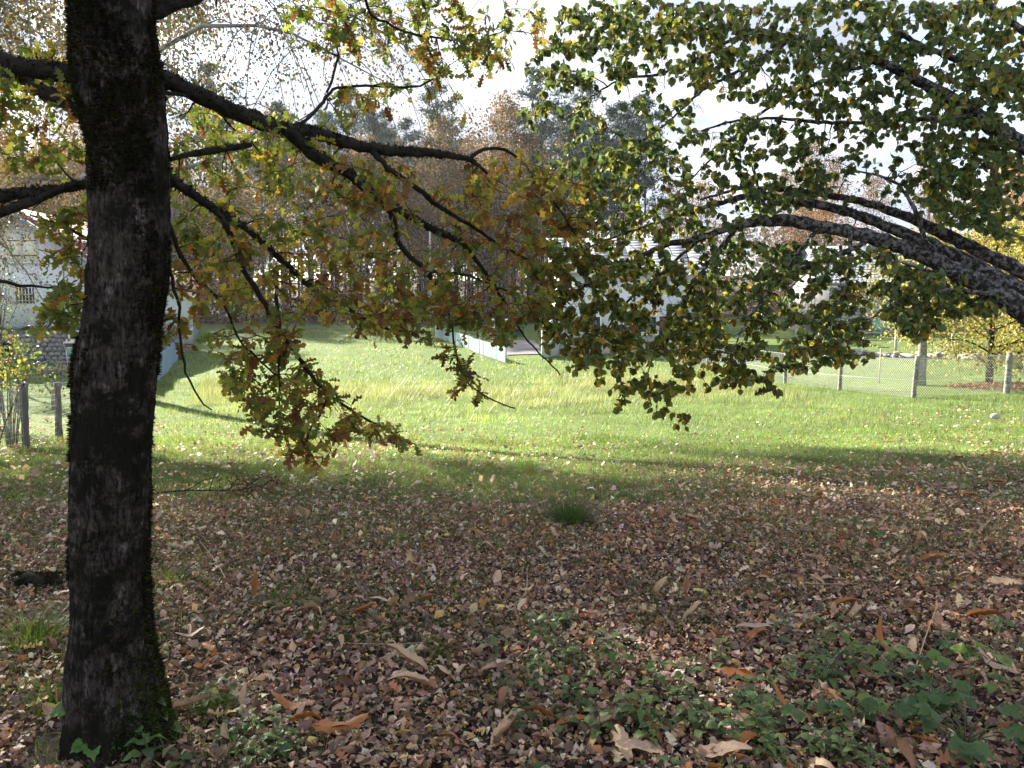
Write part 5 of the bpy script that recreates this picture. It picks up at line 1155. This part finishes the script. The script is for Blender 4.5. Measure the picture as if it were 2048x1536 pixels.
NAMED = [  # leaves one can pick out in the photograph: pixel, heading, size, colour, label
    (1582, 1432, .9, 1.05, 0, 'big rusty oval chestnut leaf lying flat left of the bramble'), (590, 1428, 1.3, 1.0, 0, 'long orange-brown chestnut leaf near the foot of the oak'),
    (690, 1475, 1.9, 1.0, 0, 'curved orange-brown leaf below the yellow patched one'), (610, 1457, 1.5, .8, 0, 'orange leaf with folded bright yellow side near the oak'),
    (1385, 1240, 2.2, .8, 1, 'pale cream chestnut leaf alone in the middle of the right litter'), (1318, 1187, 2.6, .75, 1, 'upright pale curled leaf right of centre'),
    (1045, 1222, 2.8, .75, 1, 'pale tan leaf hanging nose down left of centre litter'), (905, 1308, 2.9, .8, 1, 'pale curled leaf standing on its tip in the lower middle'),
    (820, 1340, 1.2, 1.1, 1, 'long pale leaf lying across the lower middle'), (840, 1385, 1.7, 1.1, 1, 'broad tan leaf under a small brown one in the lower middle'),
    (510, 1195, .2, .9, 0, 'tall brown leaf stuck upright in the grass clump'), (1020, 1475, 2.5, 1.1, 1, 'pale leaf lying diagonally at the bottom centre'),
    (1285, 1470, .8, 1.15, 0, 'orange curled leaf at the bottom, right of centre'), (1245, 1510, .1, 1.0, 1, 'pale rolled leaf standing at the bottom edge'),
    (1300, 1520, 2.1, 1.2, 3, 'broad pinkish leaf cut by the bottom edge'), (1150, 1468, 1.5, .9, 0, 'flat rusty leaf at the bottom beside the nettles'),
    (1515, 1270, 1.5, 1.0, 3, 'pale leaf lying over a dark brown one on the right'), (1510, 1287, 1.6, 1.0, 0, 'dark rusty leaf lying under a pale one on the right'),
    (1765, 1297, .2, .9, 0, 'upright rusty leaf right of the nettle patch'), (1970, 1245, 1.2, 1.1, 0, 'rusty serrated leaf at the right edge'),
    (1860, 1130, 1.4, 1.0, 0, 'reddish leaf over pale ones in the upper right litter'), (1215, 1095, 1.4, .7, 0, 'small rusty leaf just below the dark grass tuft'),
    (385, 1285, 1.7, .7, 3, 'pinkish brown leaf right of the oak trunk'), (420, 1318, .9, .75, 0, 'narrow rusty leaf tilted beside the oak trunk'),
    (300, 1170, 1.4, .7, 0, 'small orange leaf close behind the oak trunk'), (625, 1230, .9, .9, 1, 'tan folded leaf below the grass clump'),
    (1440, 1525, 1.3, 1.2, 3, 'large dull leaf at the bottom edge under the nettles'), (1480, 1515, 2.0, 1.1, 0, 'large brown leaf at the bottom edge right of the nettles'),
    (1790, 1325, 1.9, 1.05, 3, 'broad tan leaf behind the pale green sprig'), (1990, 1345, .8, 1.05, 3, 'dull folded leaf by the bramble at the right edge')]
nearL = []
for px_, py_, rz, s_, k, lb in NAMED:
    p = gpt(px_, py_); nearL.append(p); chestnut(p, rz, s_, CK[k][0], lb, GRP, .3 if 'upright' not in lb else 1.0, .05)
cnt = 0
while cnt < 268:
    x, y = wedge(1, 1.5, 9.0, .25, .3); x, y = float(x[0]), float(y[0]); wr_ = .35 + .65 * float(sstep(-1.5, 2.0, x - .12 * y + .5))
    if rng.random() > wr_ * float(litter_w(np.array([x]), np.array([y]))[0]) or math.hypot(x - OB[0], y - OB[1]) < .35: continue
    nm = CK[rng.choice(4, p=[.30, .26, .22, .22])][0]
    chestnut(g3(x, y), rng.uniform(0, 6.28), rng.uniform(.4, .95), nm, nm + ' chestnut leaf among the many scattered on the litter', GRP + ', ' + nm, .35, .045); cnt += 1

# ------------------------------------------------------------------ small plants on the ground
WD = [fan_leaf([(.01, 0), (.27, .10), (.34, .28), (.26, .55), (.16, .78), (0, 1)], f, c) for f, c in ((.25, .5), (.1, .9), (.4, .2))]
_br = [(.01, 0)] + [(w * (1.07 if i % 2 else .94), y) for i, (w, y) in enumerate(((.16, .05), (.27, .13), (.32, .20), (.37, .30), (.37, .38), (.38, .48), (.34, .56), (.32, .65), (.25, .73), (.20, .81), (.11, .88), (.06, .96)))] + [(0, 1.05)]
BRB = [fan_leaf(_br, f, c) for f, c in ((.18, .35), (.3, .6), (.1, .2))]
def weed_variant(h, n_pairs, ls):
    st = MB(); s = np.linspace(0, 1, 6)[:, None]; top = np.array([rng.normal(0, .03), rng.normal(0, .03), h]); P = top * s + rng.normal(0, .004, (6, 3)) * s; st.tube(P, np.linspace(.0025, .0012, 6), 5)
    A_, N_, Q_, Z_ = [], [], [], []
    for i in range(n_pairs):
        u = .25 + .75 * (i + 1) / n_pairs; a0 = i * 1.57 + rng.normal(0, .2)
        for sgn in (0, math.pi):
            a = a0 + sgn; d_ = np.array([math.cos(a), math.sin(a), rng.uniform(-.3, .25)]); b_ = top * u; Q_.append(b_ + d_ * .012); A_.append(d_); N_.append(np.array([0, 0, 1]) + rng.normal(0, .2, 3)); Z_.append(ls * (1.1 - .45 * u) * rng.uniform(.8, 1.2))
            st.tube([b_, b_ + d_ * .014], .001, 4)
    V, T, c = multi_scatter(WD, frames(np.array(A_), np.array(N_), np.array(Z_)), np.array(Q_), pick([(.08, .125, .03), (.11, .16, .045), (.07, .105, .035)], [2, 2, 1.4], len(Q_), .12))
    return st.mesh('stem', M_weedstem), np_mesh('leaves', V, T, M_weed, c)
M_weedstem = solid('green stem', (.08, .11, .04), .7, .2, 20)
wv_ = [weed_variant(h, k, l) for h, k, l in ((.07, 3, .055), (.10, 4, .06), (.055, 2, .06), (.13, 5, .062), (.04, 2, .04))]
def weeds(n, cx, cy, sx, sy, label, group):
    for k in range(n):
        p = gpt(min(2200, max(300, rng.normal(cx, sx))), min(1660, max(1180, rng.normal(cy, sy)))); a, b = wv_[rng.integers(5)]
        t = thing('nettle_plant', p, label, 'plant', group, rng.uniform(0, 6.28)); s_ = rng.uniform(.8, 1.35); t.scale = (s_,) * 3; link('stem', a, t); link('leaves', b, t)
weeds(54, 1300, 1440, 160, 75, 'small nettle-like green plant in the patch at the bottom centre right', 'nettle plants in the bottom patch')
weeds(26, 1620, 1480, 120, 60, 'small nettle-like green plant beside the bramble at the bottom right', 'nettle plants by the bramble')
weeds(26, 1750, 1330, 150, 50, 'little green plant between the leaves in the lower right litter', 'little plants in the right litter')
weeds(16, 480, 1500, 110, 45, 'little dark green plant near the foot of the oak', 'little plants by the oak'); weeds(16, 1120, 1350, 110, 40, 'little green plant in the litter of the lower middle', 'little plants in the lower middle')
def bramble(px_, py_, n, size, label, pal, spread):
    b = gpt(px_, py_); t = thing('bramble_plant', b, label, 'plant'); st = MB(); ms = [np_mesh('leaf', tv, tt, M_bram, np.tile(np.array(c), (len(tv), 1))) for tv, tt in BRB for c in pal]
    for k in range(n):
        a = rng.uniform(0, 6.28); L = spread * rng.uniform(.3, 1.0); h = rng.uniform(.08, .20); s = np.linspace(0, 1, 6)[:, None]; e = np.array([math.cos(a) * L, math.sin(a) * L * .7, h]); P = e * s * np.array([1, 1, 0]) + np.array([0, 0, h]) * np.sqrt(s)
        st.tube(P, np.linspace(.0028, .0014, 6), 5)
        for q in (-.9, 0, .9):
            d_ = np.array([math.cos(a + q), math.sin(a + q), rng.uniform(-.35, .1)]); M = frames(d_[None], (np.array([0, -.35, 1]) + rng.normal(0, .22, 3))[None], np.array([size * rng.uniform(.8, 1.15)]))[0]
            o = link('leaf', ms[rng.integers(len(ms))], t); m4 = Matrix.Identity(4); pp = P[-1] + d_ * .012
            for i in range(3):
                for j in range(3): m4[i][j] = float(M[i, j])
                m4[i][3] = float(pp[i])
            o.matrix_local = m4
    st.build('canes', M_weedstem, t)
M_bram = leaf_mat('bramble leaf', trans=.2, rough=.4, tsat=(1, 1.1, .5), veins=38., spec=.25)
DG = [(.045, .085, .026), (.06, .105, .03), (.075, .125, .04)]; YG2 = [(.16, .22, .04), (.12, .18, .035)]
bramble(1930, 1500, 16, .068, 'dark green bramble clump with veined leaves in the bottom right corner', DG, .30)
bramble(1850, 1440, 7, .058, 'bramble sprig with bluish green leaves just behind the corner clump', DG, .22)
bramble(1640, 1470, 4, .06, 'dark three-leaved bramble shoot left of the corner clump', DG, .15); bramble(1985, 1340, 4, .055, 'dark bramble shoot at the right edge above the corner clump', DG, .18)
bramble(1750, 1330, 3, .06, 'pale yellow-green sprig standing in the right litter', YG2, .14); bramble(1940, 1390, 4, .065, 'yellow-green sprig behind the bramble at right', YG2, .2)
bramble(1745, 1085, 3, .05, 'small dark seedling in the upper right litter', DG, .12); bramble(1960, 1020, 6, .06, 'dark leafy seedling patch at the right edge of the litter', DG, .3); bramble(1700, 1450, 2, .07, 'single pale green rounded leaf pair left of the bramble', YG2, .08)
bramble(180, 1512, 3, .075, 'bright green leaves sprouting at the very foot of the oak', [(.07, .15, .03)], .07)

# ------------------------------------------------------------------ fallen wood, stalks, a stone
b = gpt(440, 993); db = thing('fallen_branch', b, 'dead fallen branch with withered brown leaves lying right of the oak trunk', 'branch'); st = MB()
st.tube([(-.75, -.05, .03), (-.3, 0, .06), (.15, .03, .05), (.42, .05, .10)], [.010, .009, .007, .004], 6, .1)
for a_, e_ in (((-.3, 0, .06), (-.05, .12, .16)), ((.05, .02, .05), (.28, -.12, .14)), ((.2, .03, .06), (.5, .12, .2)), ((-.1, 0, .05), (-.02, .05, .26))): st.tube([a_, (np.array(a_) + e_) / 2 + [0, 0, .03], e_], [.005, .004, .002], 5)
st.build('stem', M_twig, db); n = 150; P = np.array([.30, .04, .11]) + rng.normal(0, 1, (n, 3)) * [.20, .09, .04]; V, T, c = multi_scatter(LITO, frames(rng.normal(0, 1, (n, 3)), rng.normal(0, 1, (n, 3)), rng.uniform(.03, .06, n)), P, pick([(.10, .05, .03), (.16, .08, .045)], [1, 1], n)); link('withered_leaves', np_mesh('withered_leaves', V, T, M_litter, c), db)
b = gpt(75, 1178); lg = thing('mossy_log', b, 'short dark mossy log end lying in the grass behind the oak trunk', 'log'); MB().tube([(-.14, .02, .04), (-.05, 0, .06), (.06, -.02, .055), (.14, .02, .04)], [.02, .042, .036, .02], 9, .2).build('log', M_limb, lg)
n = 700; q = rng.uniform(-.14, .14, n); nn = norm(np.stack([0 * q, rng.normal(0, 1, n), np.abs(rng.normal(0, 1, n))], -1)); V, T, c = moss_tufts(np.stack([q, 0 * q, 0 * q + .05], -1) + nn * .045, nn, .014, pick([(.03, .032, .012), (.02, .018, .010)], [1, 1], n)); link('moss', np_mesh('moss', V, T, M_moss, c), lg)
def stalk(pts, r, label, name='dry_stalk'):
    o = MB(); P, rr_ = resample([np.array(p) for p in pts], [r] * len(pts), .04); o.tube(P, np.linspace(r, r * .5, len(P)), 5, .05); tag(o.build(name, M_stalk, None, pts[0], loc=pts[0]), label, 'stalk')
g_ = lambda a, b, h=.02: gpt(a, b) + [0, 0, h]
stalk([g_(465, 1185, .0), g_(430, 1150, .10), g_(402, 1135, .17)], .003, 'thin pale dry stalk leaning beside the oak trunk'); stalk([g_(1615, 1405, 0), g_(1660, 1350, .06), g_(1690, 1330, .09)], .004, 'thick straw stalk rising among the nettles')
stalk([g_(1560, 1400, 0), g_(1600, 1440, .02)], .003, 'short pale stalk above the rusty oval leaf'); stalk([g_(1815, 1385, 0), g_(1850, 1320, .12), g_(1872, 1270, .16)], .003, 'tan dry stalk standing in the right litter')
stalk([g_(990, 1238), g_(1040, 1210, .03), g_(1055, 1150, .06)], .003, 'pale bent twig beside the pale hanging leaf'); stalk([g_(1560, 1170), g_(1650, 1178, .03), g_(1740, 1172)], .005, 'grey twig lying flat in the right litter'); stalk([g_(700, 1295), g_(800, 1300, .03), g_(880, 1290)], .004, 'thin grey twig lying in the middle litter')
b = gpt(1990, 838); MB().ball((0, 0, .05), (.10, .08, .07), 9, 6, .06).build('field_stone', M_rock, None, (0, 0, 0), True, b); tag(bpy.data.objects['field_stone'], 'pale stone in the grass before the right fence', 'stone')
hm, ht = new_mat('haze'); ho = ht.nodes.new('ShaderNodeOutputMaterial'); hv = ht.nodes.new('ShaderNodeVolumePrincipled')
hv.inputs['Density'].default_value = .00018; hv.inputs['Color'].default_value = (.86, .92, 1, 1); hv.inputs['Anisotropy'].default_value = .4; ht.links.new(hv.outputs['Volume'], ho.inputs['Volume'])
tag(MB().box((0, 240, 20), (860, 580, 60)).build('haze', hm), 'faint pale haze softening the far wood', 'haze', kind='stuff')
print('tris', sum(len(m_.polygons) for m_ in bpy.data.meshes)); print('oak leaves', n_oak, 'hazel leaves', n_haz, 'objects', len(bpy.data.objects))
